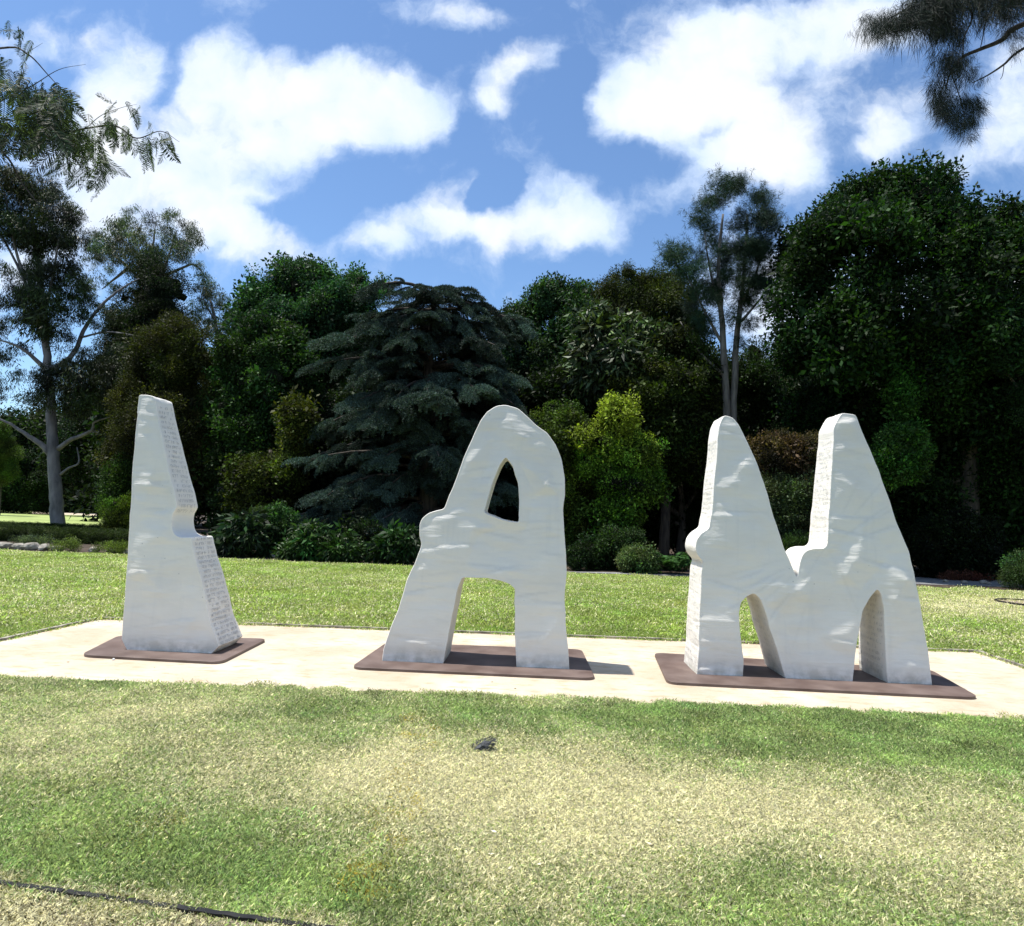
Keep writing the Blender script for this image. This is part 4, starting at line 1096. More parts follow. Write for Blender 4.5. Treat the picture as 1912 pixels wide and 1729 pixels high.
bush('dark shrub mass at the foot of the big dark tree', [(1700, 1070), (1705, 980), (1780, 960), (1860, 985), (1870, 1062)], 22.5, 'broad', (.012, .018, .007), .26, 22)
bush('grey-green rounded shrub at the right edge of the frame', [(1872, 1092), (1885, 1058), (1912, 1035), (1960, 1040), (1975, 1100)], 19.4, 'small', (.075, .10, .045), .18, 11)
bush('dark shrub at the far left beyond the hedge', [(-60, 930), (-40, 850), (20, 830), (70, 860), (95, 910), (90, 955), (-50, 953)], 57, 'broad', (.022, .036, .014), .4, 18)
bush('yellow-green hanging shrub at the left edge of the frame', [(-40, 860), (-20, 800), (15, 790), (30, 830), (35, 890), (0, 900)], 50, 'small', (.09, .11, .03), .3, 12, core=False)

# ferns by the M
for i, (x, y, s, lab) in enumerate(((1262, 1058, 1.0, 'tall green fern just left of the M at the lawn edge'), (1238, 1064, .6, 'smaller fern at the left of the tall one beside the M'))):
    g = on_ground_y(x, 19.9 + .3 * i); ft = empty('fern', tuple(g), lab, 'fern', 'ferns at the lawn edge')
    o = scatter('fronds', 'fern', np.array([g + [0, 0, .05], g + [.2, .15, .02]]), np.array([[0, 0, .3], [0, 0, 1.7]]), np.array([1.0 * s, .8 * s]), np.array([[.05, .12, .035], [.045, .10, .03]]), ft); o['kind'] = 'stuff'
# red-brown tussocks and stones at the right
for i, (x, y, s, colr, lab) in enumerate(((1783, 1083, .30, (.11, .045, .030), 'red-brown tussock nearest the M in the right bed'), (1818, 1084, .30, (.12, .040, .030), 'red-brown tussock in the middle of the right bed'),
                                         (1857, 1082, .26, (.10, .085, .025), 'olive tussock at the right of the red-brown ones'), (1740, 1078, .20, (.09, .05, .03), 'small brown tussock close to the right flank of the M'))):
    g = on_ground(x, y); tu = empty('tussock', tuple(g), lab, 'plant', 'tussocks in the bed at right')
    n = 14; r = np.random.default_rng(i)
    o = scatter('blades', 'upright', g + r.normal(size=(n, 3)) * [s * .6, s * .4, s * .18] + [0, 0, s * .35], r.normal(size=(n, 3)) * .3, np.full(n, s * .6), np.array(colr) * r.uniform(.6, 1.4, (n, 1)), tu); o['kind'] = 'stuff'


def rock(x, y, w, lab, group, mat=M_ROCK, hratio=.55, z0=0, name='garden_rock', seed=0, X=None):
    g = on_ground(x, y) if X is None else np.array(X, float); iv, if_ = ico(); r = np.random.default_rng(seed + int(x * 7 + y))
    k = norm(r.normal(size=(9, 3))); V = iv.copy()
    for q in k:  # chip flats off the ball
        d = V @ q; m = d > .72; V[m] -= q * (d[m] - .72)[:, None] * .85
    V = V * [w * .5, w * .4, w * hratio * .5] * (1 + .05 * r.normal(size=(len(V), 1))) + [0, 0, w * hratio * .3]
    o = mesh_obj(name, V, if_, mat, smooth=False); o.location = g; o.rotation_euler = (0, 0, r.uniform(0, 3))
    return tag(o, lab, 'rock', group)


RK = ('pale rock at the left edge of the frame in the edging below the hedge', 'broad rock second from the left edge below the hedge', 'largest pale rock below the middle of the hedge at left', 'rock just left of the gum trunk in the low edging',
      'small rock directly below the pale gum trunk', 'rock between the round light green plant and the hedge end', 'rock under the yellow-green plants beside the I', 'rock touching the left side of the I in the picture', 'rock cut off by the left edge of the frame')
for i, (x, w) in enumerate(((8, .5), (34, .42), (58, .55), (84, .45), (105, .36), (176, .4), (214, .5), (236, .38), (-20, .5))):
    rock(x, 1024 + .037 * x, w, RK[i], 'rocks edging the bed at left', seed=i)
SK = ('pale stone before the gap between the two red-brown tussocks', 'pale stone right of the middle red-brown tussock', 'small stone left of the olive tussock', 'pale stone at the foot of the olive tussock', 'stone between the M and the nearest red-brown tussock',
      'small stone beside the grey-green shrub at right', 'broad pale stone under the grey-green shrub at the right edge')
for i, (x, y, w) in enumerate(((1800, 1089, .22), (1836, 1090, .26), (1846, 1091, .18), (1871, 1092, .24), (1766, 1087, .18), (1888, 1094, .2), (1900, 1096, .3))):
    rock(x, y, w, SK[i], 'stones edging the bed at right', seed=20 + i)
rock(511, 1040, .16, 'stone-shaped stand-in for a white flower at the lawn edge right of the I', None, noise_mat('white_stone', (.6, .6, .58), (.75, .75, .72)), .9)  # white flower simplified to a stone-shaped lump
rock(212, 1233, .035, 'tiny white pebble on the pale path in front of the plate of the I', None, bpy.data.materials['white_stone'], .8)

# clipped hedges at left
def hedge(label, x0, x1, ytop, ybase, name='hedge'):
    a = on_ground(x0, ybase); b = on_ground(x1, ybase + .037 * (x1 - x0)); Y = a[1]
    H = on_y(x0, ytop, Y)[2]; r = np.random.default_rng(int(x1)); n = int((b[0] - a[0]) * 60)
    root = empty(name, tuple((a + b) / 2), label, 'hedge', 'clipped hedges at left')
    # leafy shell of a box
    P = []; dY = .9
    for _ in range(n):
        f = r.random(); x = r.uniform(a[0], b[0]); yy = Y + (b[1] - a[1]) * (x - a[0]) / (b[0] - a[0])
        if f < .5: P.append((x, yy + r.normal() * .03, r.uniform(.03, H)))
        elif f < .92: P.append((x, yy + r.uniform(0, dY), H + r.normal() * .02))
        else: P.append((b[0] + r.normal() * .03, yy + r.uniform(0, dY), r.uniform(0, H)))
    P = np.array(P); n = len(P)
    o = scatter('foliage', 'small', P, r.normal(size=(n, 3)), np.full(n, .16), np.array([.032, .050, .014]) * r.uniform(.6, 1.4, (n, 1)), root); o['kind'] = 'stuff'
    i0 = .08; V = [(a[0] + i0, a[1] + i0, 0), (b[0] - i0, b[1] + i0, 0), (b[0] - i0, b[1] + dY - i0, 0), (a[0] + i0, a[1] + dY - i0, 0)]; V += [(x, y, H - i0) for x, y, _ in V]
    k = mesh_obj('inner_twigs', V, [(0, 1, 5, 4), (1, 2, 6, 5), (2, 3, 7, 6), (3, 0, 4, 7), (4, 5, 6, 7)], M_CORE, root); k['kind'] = 'stuff'  # added dark occluder box filling the hedge
    return root


hedge('front clipped box hedge running in from the left edge before the pale gum trunk', -140, 226, 983, 1004)
hedge('rear low clipped hedge, a dark line just beyond the front one at left', -140, 190, 974, 979)
for i, (x, y, s, lab) in enumerate(((45, 1012, .3, 'small pale plant below the hedge, left one'), (70, 1013, .34, 'silvery plant below the hedge near the rocks'), (126, 1022, .36, 'round light green plant before the hedge below the gum trunk'),
                                   (205, 1026, .34, 'yellow-green low plant near the end of the hedge beside the I'), (224, 1027, .30, 'yellow-green low plant closest to the left side of the I'))):
    g = on_ground(x, y + 6); tu = empty('low_plant', tuple(g), lab, 'plant', 'low plants below the hedge'); n = 16; r = np.random.default_rng(60 + i)
    o = scatter('leaves', 'upright', g + r.normal(size=(n, 3)) * [s * .7, s * .4, s * .15] + [0, 0, s * .4], r.normal(size=(n, 3)) * .4, np.full(n, s * .5), np.array((.12, .16, .04) if i > 1 else (.10, .13, .08)) * r.uniform(.6, 1.4, (n, 1)), tu); o['kind'] = 'stuff'


# ------------------------------------------------------------------ path edging
def strip(a, b, w, h, z0=-.02):
    a = np.array(a[:2], float); b = np.array(b[:2], float); n = 24; t = norm(b - a); s = np.array([-t[1], t[0]]) * w / 2
    V = []; F = []
    for i in range(n + 1):
        p = a + (b - a) * i / n + s / w * .006 * math.sin(i * 1.7)
        for q, z in ((-s, z0), (s, z0), (s, h), (-s, h)): V.append((*(p + q), z))
    for i in range(n):
        o = i * 4
        for k in range(4): F.append((o + k, o + (k + 1) % 4, o + 4 + (k + 1) % 4, o + 4 + k))
    F.append((3, 2, 1, 0)); F.append((n * 4, n * 4 + 1, n * 4 + 2, n * 4 + 3)); return V, F


pe = empty('path_edging', (0, float(Pb0[1]), 0), 'thin weathered grey board edging around the back and ends of the pale path', 'edging')
for a, b in ((PL + (PL - Pb0) * .7, Pb0 + (PL - Pb0) * .01), (Pb0, Pb1), (Pb1 + (PR - Pb1) * .01, PR + (PR - Pb1) * 1.0)):
    V, F = strip(a, b, .045, .030); mesh_obj('board', V, F, M_STEEL, pe)
ed = empty('lawn_edging', tuple((EdgeA + EdgeB) / 2), 'black buried edging strip half covered by grass in the bottom left corner', 'edging')
for f0, f1 in ((0, .30), (.31, .62), (.63, 1.1)):
    V, F = strip(EdgeA + (EdgeB - EdgeA) * f0, EdgeA + (EdgeB - EdgeA) * f1, .024, .036); mesh_obj('strip', V, F, M_BLACKSTRIP, ed)

# bare bed with a dark rim at the far right of the back lawn
bc = on_ground(1925, 1130); aa = np.linspace(0, 2 * math.pi, 33)[:-1]
V = [(bc[0] + .62 * math.cos(a), bc[1] + .62 * math.sin(a), .03 + .01 * math.sin(3 * a)) for a in aa] + [(bc[0], bc[1], .05)]
mesh_obj('mulch_bed', V, [(i, (i + 1) % 32, 32) for i in range(32)], noise_mat('pinkish_mulch', (.22, .16, .13), (.38, .30, .25), scale=14))['kind'] = 'structure'
V, F = tube([(bc[0] + .64 * math.cos(a), bc[1] + .64 * math.sin(a), .05) for a in np.linspace(0, 2 * math.pi, 33)], [.022] * 33, 6)
tag(mesh_obj('bed_rim', V, F, M_BLACKSTRIP), 'dark rim around the small round mulch bed at the right edge of the back lawn', 'edging')


# ------------------------------------------------------------------ the three sculptures
FRONT_I = [(259, 737), (275, 737), (288, 740), (292, 765), (299, 799), (308, 845), (318, 888), (324, 914), (329, 935), (330, 947), (322, 959), (320, 972), (321, 987), (326, 998), (337, 1004), (358, 1003),
           (360, 1020), (363, 1038), (377, 1085), (386, 1127), (393, 1162), (409, 1206), (394, 1220), (343, 1219), (277, 1216), (237, 1211), (227, 1193), (231, 1139), (239, 1022), (248, 863), (256, 774)]
FRONT_A = [(944, 756), (967, 762), (983, 775), (999, 792), (1022, 808), (1038, 830), (1048, 856), (1055, 892), (1055, 924), (1051, 957), (1053, 989), (1057, 1028), (1058, 1070), (1054, 1119), (1057, 1167),
           (1061, 1216), (1063, 1250), (964, 1246), (962, 1200), (961, 1151), (961, 1099), (950, 1090), (931, 1083), (912, 1080), (863, 1078), (855, 1096), (847, 1135), (838, 1183), (828, 1238), (713, 1233),
           (716, 1213), (727, 1177), (747, 1128), (760, 1083), (773, 1054), (786, 1022), (787, 1013), (783, 1002), (783, 979), (788, 968), (800, 958), (815, 953), (829, 950), (847, 905), (867, 853), (886, 808), (897, 786), (909, 769), (925, 758)]
HOLE_A = [(944, 853), (957, 869), (967, 902), (970, 937), (969, 976), (950, 974), (935, 970), (917, 962), (904, 957), (909, 937), (922, 895), (933, 869)]
FRONT_M = [(1353, 775), (1368, 780), (1381, 796), (1395, 823), (1411, 859), (1427, 902), (1444, 961), (1464, 1024), (1489, 1080), (1494, 1047), (1499, 1034), (1506, 1027), (1519, 1024), (1539, 1024), (1545, 1017),
           (1546, 981), (1550, 915), (1554, 859), (1556, 809), (1556, 799), (1564, 781), (1572, 771), (1598, 774), (1605, 793), (1625, 839), (1641, 879), (1658, 925), (1674, 974), (1697, 1030), (1707, 1067),
           (1717, 1119), (1727, 1179), (1735, 1228), (1741, 1277), (1658, 1276), (1653, 1212), (1651, 1146), (1646, 1109), (1639, 1100), (1625, 1116), (1611, 1139), (1605, 1172), (1598, 1218), (1592, 1273),
           (1530, 1270), (1466, 1265), (1451, 1212), (1437, 1172), (1427, 1136), (1418, 1116), (1408, 1108), (1395, 1113), (1383, 1126), (1380, 1146), (1383, 1188), (1388, 1228), (1388, 1263), (1301, 1259),
           (1304, 1212), (1307, 1129), (1310, 1063), (1314, 1050), (1302, 1037), (1298, 1024), (1301, 1007), (1309, 996), (1324, 986), (1328, 964), (1332, 915), (1337, 865), (1340, 816), (1343, 793), (1348, 780)]
ZB = .030


def resample(P, step, jitter, r):
    out = []
    n = len(P)
    for i in range(n):
        a = P[i]; b = P[(i + 1) % n]; L_ = np.linalg.norm(b - a); k = max(1, int(round(L_ / step)))
        for j in range(k):
            q = a + (b - a) * j / k
            out.append(q)
    out = np.array(out)
    # soften the traced corners a little
    sm = out.copy()
    for _ in range(1): sm = .5 * sm + .25 * np.roll(sm, 1, 0) + .25 * np.roll(sm, -1, 0)
    low = out[:, 1] < .20
    sm[low] = out[low]
    sm[:, 0] += (vnoise(np.arange(len(sm)) * step, np.zeros(len(sm)), .11, 31) - .5) * jitter
    sm[:, 1] += (vnoise(np.arange(len(sm)) * step, np.ones(len(sm)) * 5, .11, 32) - .5) * jitter * ~low
    return sm


def area2(P):
    x, y = P[:, 0], P[:, 1]; return .5 * np.sum(x * np.roll(y, -1) - np.roll(x, -1) * y)


def offset(P, d):
    """move a CCW loop inwards by d"""
    e = np.roll(P, -1, 0) - P; e = e / np.maximum(np.linalg.norm(e, axis=1, keepdims=True), 1e-9)
    n1 = np.stack([-e[:, 1], e[:, 0]], 1); n = n1 + np.roll(n1, 1, 0); n /= np.maximum(np.linalg.norm(n, axis=1, keepdims=True), .35)
    return P + n * d


def cdt(points, edges):
    r = delaunay_2d_cdt([Vector((float(p[0]), float(p[1]))) for p in points], edges, [], 0, 1e-6)
    return np.array([v[:] for v in r[0]]), [tuple(f) for f in r[2]]


def sculpture(name, label, front_px, hole_px, D0, D1, creases, seed, carve, nseam=34, fan=None):
    r = np.random.default_rng(seed)
    bot = [p for p in front_px if p[1] - .037 * p[0] > max(q[1] - .037 * q[0] for q in front_px) - 6]
    Y0 = float(np.mean([on_ground(x, y, ZB)[1] for x, y in bot]))
    Hh = 2.75
    lean = (D0 - D1) / 2 / Hh
    def metric(px):
        out = []
        for x, y in px:
            z = 1.0
            for _ in range(4): q = on_y(x, y, Y0 + lean * z); z = q[2]
            out.append((q[0], max(z, ZB - .004) if z > .05 else ZB - .004))
        return np.array(out)
    loops = []
    for k, px in enumerate([front_px] + ([hole_px] if hole_px else [])):
        P = metric(px)
        if (area2(P) > 0) != (k == 0): P = P[::-1]
        loops.append(resample(P, .026, .008, r))
    cx = float(loops[0][:, 0].mean())
    # --- facets: coarse triangulated height field (hand-modelled creases plus random planes)
    lo = loops[0].min(0) - .3; hi = loops[0].max(0) + .3
    cp = []; chh = []
    for (x, y, h) in creases:
        q = metric([(x, y)])[0]; cp.append(q); chh.append(h * .85)
    zz = lo[1]; row = 0
    while zz < hi[1]:
        xx = lo[0] + (row % 2) * .2
        while xx < hi[0]:
            q = np.array([xx + r.uniform(-.12, .12), zz + r.uniform(-.09, .09)])
            if not cp or min(np.linalg.norm((q - c) * [1, 1.2]) for c in cp[:len(creases)] or [np.array([99, 99])]) > .16:
                cp.append(q); chh.append(r.normal() * .012)
            xx += .46
        zz += .27; row += 1
    cv, cf = cdt(cp, []); chh = np.array([chh[int(np.argmin([np.linalg.norm(c - v) for c in cp]))] for v in cv])
    def facet(P):
        h = np.zeros(len(P)); done = np.zeros(len(P), bool)
        for f in cf:
            a, b, c = cv[f[0]], cv[f[1]], cv[f[2]]; M_ = np.array([[b[0] - a[0], c[0] - a[0]], [b[1] - a[1], c[1] - a[1]]]); dt = np.linalg.det(M_)
            if abs(dt) < 1e-9: continue
            uv = (P - a) @ np.linalg.inv(M_).T; k = (uv[:, 0] >= -1e-6) & (uv[:, 1] >= -1e-6) & (uv.sum(1) <= 1 + 1e-6) & ~done
            h[k] = chh[f[0]] * (1 - uv[k].sum(1)) + chh[f[1]] * uv[k, 0] + chh[f[2]] * uv[k, 1]; done |= k
        return h
    # folded seams like overlapping cloth: a small step that fades away on one side
    seams = []
    for _ in range(nseam):
        a_ = r.uniform(-.28, .28)
        c_ = np.array([r.uniform(lo[0], hi[0]), r.uniform(lo[1] + .3, hi[1])])
        if fan is not None:
            fc = metric([fan])[0]; v_ = c_ - fc; a_ = math.atan2(v_[1], v_[0]) if np.linalg.norm(v_) < .95 and abs(v_[0]) > .15 else a_
        seams.append((c_, a_, r.uniform(.12, .55), r.uniform(.05, .14), r.uniform(.003, .009)))
    def crease_f(P):
        g = np.zeros(len(P))
        for c_, a_, hl, wd, am in seams:
            d_ = P - c_; u_ = d_[:, 0] * math.cos(a_) + d_[:, 1] * math.sin(a_); v_ = -d_[:, 0] * math.sin(a_) + d_[:, 1] * math.cos(a_) + .06 * u_ * u_
            if math.cos(a_) < 0: v_ = -v_
            g = np.maximum(g, np.where(np.abs(u_) < hl, (1 - np.abs(u_ / hl) ** 3) * np.exp(-((v_ - .035) / .012) ** 2) * (am / .009), 0))
        return g
    def seam_h(P):
        h = np.zeros(len(P))
        for c_, a_, hl, wd, am in seams:
            d_ = P - c_; u_ = d_[:, 0] * math.cos(a_) + d_[:, 1] * math.sin(a_); v_ = -d_[:, 0] * math.sin(a_) + d_[:, 1] * math.cos(a_) + .06 * u_ * u_
            if math.cos(a_) < 0: v_ = -v_
            k_ = (np.abs(u_) < hl) & (v_ > -wd) & (v_ < .040); h -= np.where(k_, am * (1 - (u_ / hl) ** 2) * np.where(v_ > 0, 1 - v_ / .040, 1 + v_ / wd), 0)
        return h
    yf = lambda z: Y0 + lean * z
    yb = lambda z: Y0 + D0 - lean * z
    V = []; F = []; sharp_rings = []
    outer_inset = []
    BEV = .005
    # side walls
    rings_f = []; rings_b = []
    for P in loops:
        n = len(P); m = 9
        ins = offset(P, BEV)
        side_n = (P - ins) / BEV
        base = len(V)
        wob = r.normal(size=(m + 1, n)) * .0012
        for j in range(m + 1):
            t = j / m; Yj = yf(P[:, 1]) + BEV + (yb(P[:, 1]) - yf(P[:, 1]) - 2 * BEV) * t
            bul = .012 * math.sin(math.pi * t) * (vnoise(np.arange(n) * .035, np.full(n, t * .5), .35, seed) - .3)
            Q = P + side_n * (bul + wob[j])[:, None] * (0 < j < m)
            Q[:, 1] = np.where(P[:, 1] < ZB + .001, P[:, 1], Q[:, 1])
            V += [(q[0], y, q[1]) for q, y in zip(Q, Yj)]
        fr = len(V); V += [(q[0], y, q[1]) for q, y in zip(ins, yf(ins[:, 1]))]
        bk = len(V); V += [(q[0], y, q[1]) for q, y in zip(ins, yb(ins[:, 1]))]
        for j in range(m):
            for i in range(n):
                i2 = (i + 1) % n; F.append((base + j * n + i, base + j * n + i2, base + (j + 1) * n + i2, base + (j + 1) * n + i))
        for i in range(n):
            i2 = (i + 1) % n; F.append((fr + i, fr + i2, base + i2, base + i)); F.append((base + m * n + i, base + m * n + i2, bk + i2, bk + i))
        rings_f.append((fr, ins)); rings_b.append((bk, ins))
    # faces
    lip = [offset(p, .014) for _, p in rings_f]
    step = .020
    gx_, gz_ = np.meshgrid(np.arange(lo[0], hi[0], step), np.arange(lo[1], hi[1], step)); G_ = np.stack([gx_.ravel(), gz_.ravel()], 1) + r.uniform(-.004, .004, (gx_.size, 2))
    def inside(Q, polys): 
        a = in_poly(Q[:, 0], Q[:, 1], polys[0])
        for h in polys[1:]: a &= ~in_poly(Q[:, 0], Q[:, 1], h)
        return a
    polys_ins = [p.tolist() for _, p in rings_f]
    k = inside(G_, polys_ins); G_ = G_[k]
    dd = np.min([dist_poly(G_[:, 0], G_[:, 1], p) for p in polys_ins], axis=0); G_ = G_[dd > .024]; dd = dd[dd > .024]
    pts = []; edges = []; offs = []
    for _, p in rings_f:
        o = len(pts); offs.append(o); pts += list(p); edges += [(o + i, o + (i + 1) % len(p)) for i in range(len(p))]
    lips = []
    for (_, p), l in zip(rings_f, lip):
        d_ = np.min([dist_poly(l[:, 0], l[:, 1], q) for q in polys_ins], axis=0); ok = inside(l, polys_ins) & (d_ > .008)
        lips += list(l[ok])
    pts += lips; nl = len(pts); pts += list(G_)
    cvv, cff = cdt(pts, edges)
    cen = np.array([(cvv[f[0]] + cvv[f[1]] + cvv[f[2]]) / 3 for f in cff]); ok = inside(cen, polys_ins)
    cff = [f for f, q in zip(cff, ok) if q]
    d2 = np.min([dist_poly(cvv[:, 0], cvv[:, 1], p) for p in polys_ins], axis=0)
    fall = np.clip(d2 / .10, 0, 1); hgt = np.where(d2 > 1e-4, .003, 0) + (facet(cvv) * fall + seam_h(cvv) * np.clip(d2 / .03, 0, 1) + (vnoise(cvv[:, 0], cvv[:, 1] * 3.5, .28, seed + 3) - .5) * .008 * fall)
    hgt = np.where(d2 > 1e-4, hgt, 0)
    o = len(V); o_front = o; V += [(p[0], yf(p[1]) + h, p[1]) for p, h in zip(cvv, hgt)]
    for f in cff:
        a, b, c = [cvv[i] for i in f]; ccw = (b[0] - a[0]) * (c[1] - a[1]) - (c[0] - a[0]) * (b[1] - a[1]) > 0
        F.append(tuple(o + i for i in (f if ccw else f[::-1])))
    o = len(V); V += [(p[0], yb(p[1]) - h * .6, p[1]) for p, h in zip(cvv, hgt)]
    for f in cff:
        a, b, c = [cvv[i] for i in f]; ccw = (b[0] - a[0]) * (c[1] - a[1]) - (c[0] - a[0]) * (b[1] - a[1]) > 0
        F.append(tuple(o + i for i in (f[::-1] if ccw else f)))
    root = empty(name, (cx, Y0 + D0 / 2, 0), label, 'sculpture', 'white letter sculptures on steel plates')
    import bmesh
    body = mesh_obj('body', V, F, M_PLASTER, root, smooth=True)
    cra = np.zeros(len(V), np.float32); cra[o_front:o_front + len(cvv)] = crease_f(cvv) * np.clip(d2 / .03, 0, 1) * .8
    body.data.attributes.new('crease', 'FLOAT', 'POINT').data.foreach_set('value', cra)
    bm = bmesh.new(); bm.from_mesh(body.data); bmesh.ops.remove_doubles(bm, verts=bm.verts, dist=1e-5); bmesh.ops.recalc_face_normals(bm, faces=bm.faces)
    for e in bm.edges:
        if len(e.link_faces) == 2 and e.calc_face_angle(0) > math.radians(33): e.smooth = False
    bm.to_mesh(body.data); bm.free()
    # --- rows of small carved characters running across the narrow side faces
    strokes = []
    P = loops[0]; n = len(P); arc = np.concatenate([[0], np.cumsum(np.linalg.norm(np.roll(P, -1, 0) - P, axis=1))]); tot = arc[-1]
    def at(s):
        s = s % tot; i = int(np.searchsorted(arc, s, side='right')) - 1; i = min(i, n - 1); t = (s - arc[i]) / max(arc[i + 1] - arc[i], 1e-9); a = P[i]; b = P[(i + 1) % n]
        e = (b - a) / (np.linalg.norm(b - a) + 1e-9); return a + (b - a) * t, e, np.array([e[1], -e[0]])
    for (sgn, z0, z1, pitch, gh, xmin, xmax, prob) in carve:
        s = 0.0
        while s < tot:
            q, e, nn_ = at(s)
            if nn_[0] * sgn > .8 and z0 < q[1] < z1 and xmin < q[0] < xmax:
                y = yf(q[1]) + .045; yend = yb(q[1]) - .05
                while y < yend - gh * .6:
                    wgl = gh * r.uniform(.4, .75)
                    if r.random() < prob:
                        for _ in range(r.integers(2, 4)):
                            k = r.integers(0, 4); a0, b0, a1_, b1_ = [(0, 0, 0, 1), (0, 1, 1, 1), (0, 0, 1, 1), (0, .5, 1, .5)][k]
                            sh = r.uniform(0, .4)
                            pa = (y + wgl * (a0 + sh * (k == 0)), s + gh * (b0 - .5)); pb = (y + wgl * (a1_ + sh * (k == 0)), s + gh * (b1_ - .5))
                            strokes.append((pa, pb))
                    y += wgl + gh * (.25 if r.random() < .8 else .8)
            s += pitch
    SV = []; SF = []
    for pa, pb in strokes:
        vec = np.array(pb) - np.array(pa); L_ = np.linalg.norm(vec)
        if L_ < 1e-4: continue
        w_ = np.array([-vec[1], vec[0]]) / L_ * .0026; o = len(SV)
        for (yy, ss) in ((pa[0] - w_[0], pa[1] - w_[1]), (pa[0] + w_[0], pa[1] + w_[1]), (pb[0] + w_[0], pb[1] + w_[1]), (pb[0] - w_[0], pb[1] - w_[1])):
            q, e, nn_ = at(ss); tt = np.clip((yy - yf(q[1])) / (yb(q[1]) - yf(q[1])), 0, 1)
            bul = .012 * math.sin(math.pi * tt) * .7 + .004; p3 = q + nn_ * bul; SV.append((p3[0], yy, p3[1]))
        SF.append((o, o + 1, o + 2, o + 3))
    if SF:
        k = mesh_obj('carved_lettering', SV, SF, M_CARVE if carve[0][0] > 0 else M_CARVE2, root); k['kind'] = 'stuff'
    return root, Y0


def plate(parent, corners_px, rad=.13, th=.028):
    Q = [on_ground(x, y, ZB)[:2] for x, y in corners_px]; P = []
    n = len(Q)
    for i in range(n):
        a, b, c = Q[i - 1], Q[i], Q[(i + 1) % n]; u = norm(a - b); v = norm(c - b)
        for t in np.linspace(0, 1, 8):
            P.append((1 - t) ** 2 * (b + u * rad) + 2 * t * (1 - t) * b + t * t * (b + v * rad))
    P = np.array(P)
    if area2(P) < 0: P = P[::-1]
    n = len(P); ins = offset(P, .003); V = [(x, y, ZB - th) for x, y in P] + [(x, y, ZB - .003) for x, y in P] + [(x, y, ZB) for x, y in ins]
    F = [(i, (i + 1) % n, n + (i + 1) % n, n + i) for i in range(n)] + [(n + i, n + (i + 1) % n, 2 * n + (i + 1) % n, 2 * n + i) for i in range(n)] + [tuple(range(2 * n, 3 * n)), tuple(reversed(range(n)))]
    return mesh_obj('base_plate', V, F, M_PLATE, parent)


CR_I = [(338, 1010, .0), (338, 1080, .016), (338, 1150, .014), (300, 1100, -.014), (370, 1150, -.010), (300, 1000, -.02), (262, 1100, .012), (330, 1190, -.005), (285, 880, -.016), (290, 960, .02), (270, 940, -.01),
        (300, 900, .012), (265, 1180, .01)]
CR_A = [(880, 990, -.012), (893, 1000, .026), (975, 1000, .026), (935, 1040, .034), (870, 1050, -.006), (1005, 1060, -.010), (860, 1085, .012), (985, 1100, .012), (935, 985, .026), (1020, 905, -.022), (1045, 925, .016), (1000, 925, .022),
        (880, 860, -.02), (905, 880, .014), (960, 800, -.02), (1000, 840, -.012), (820, 985, -.018), (830, 1040, -.016), (790, 1120, .016), (760, 1180, .0), (1010, 1160, .014), (1040, 1160, -.012), (1000, 1220, .004)]
CR_M = [(1400, 1030, -.012), (1440, 1000, .012), (1360, 1080, .012), (1420, 1060, .018), (1490, 1100, -.022), (1465, 1145, .024), (1540, 1142, .026), (1600, 1140, .012), (1545, 1035, .018), (1580, 1075, -.02), (1560, 1090, .02), (1610, 1100, .02),
        (1600, 1040, -.022), (1660, 1040, .014), (1690, 1110, -.012), (1620, 960, .012), (1590, 910, -.014), (1520, 1190, .004), (1520, 1240, -.014), (1480, 1240, .014), (1345, 1180, -.014), (1340, 1235, .014), (1370, 900, -.014), (1390, 950, .012), (1690, 1200, .014), (1700, 1250, -.012)]
sI, yI = sculpture('letter_sculpture', 'slim off-white letter I sculpture, its notched right side carved with small writing', FRONT_I, None, .58, .36, CR_I, 1,
                   [(1, .12, 1.20, .052, .032, -99, 99, .85), (1, 1.45, 2.62, .056, .034, -99, 99, .8)])
plate(sI, [(150, 1222), (412, 1236), (500, 1192), (222, 1186)])
sA, yA = sculpture('letter_sculpture', 'off-white letter A sculpture with a pointed hole and a knob on its left', FRONT_A, HOLE_A, .62, .40, CR_A, 2, [(-1, 2.2, 2.0, 1, 1, 0, 1, 0)], 56)
plate(sA, [(655, 1245), (1112, 1266), (1086, 1212), (722, 1199)])
sM, yM = sculpture('letter_sculpture', 'wide off-white letter M sculpture with two peaks and bright sunlit left sides', FRONT_M, None, .60, .36, CR_M, 3,
                   [(-1, .10, 1.25, .06, .03, -99, 99, .5), (-1, 1.45, 2.5, .05, .026, -99, 99, .65)], 85, (1545, 1030))
plate(sM, [(1246, 1273), (1830, 1302), (1738, 1250), (1221, 1218)])

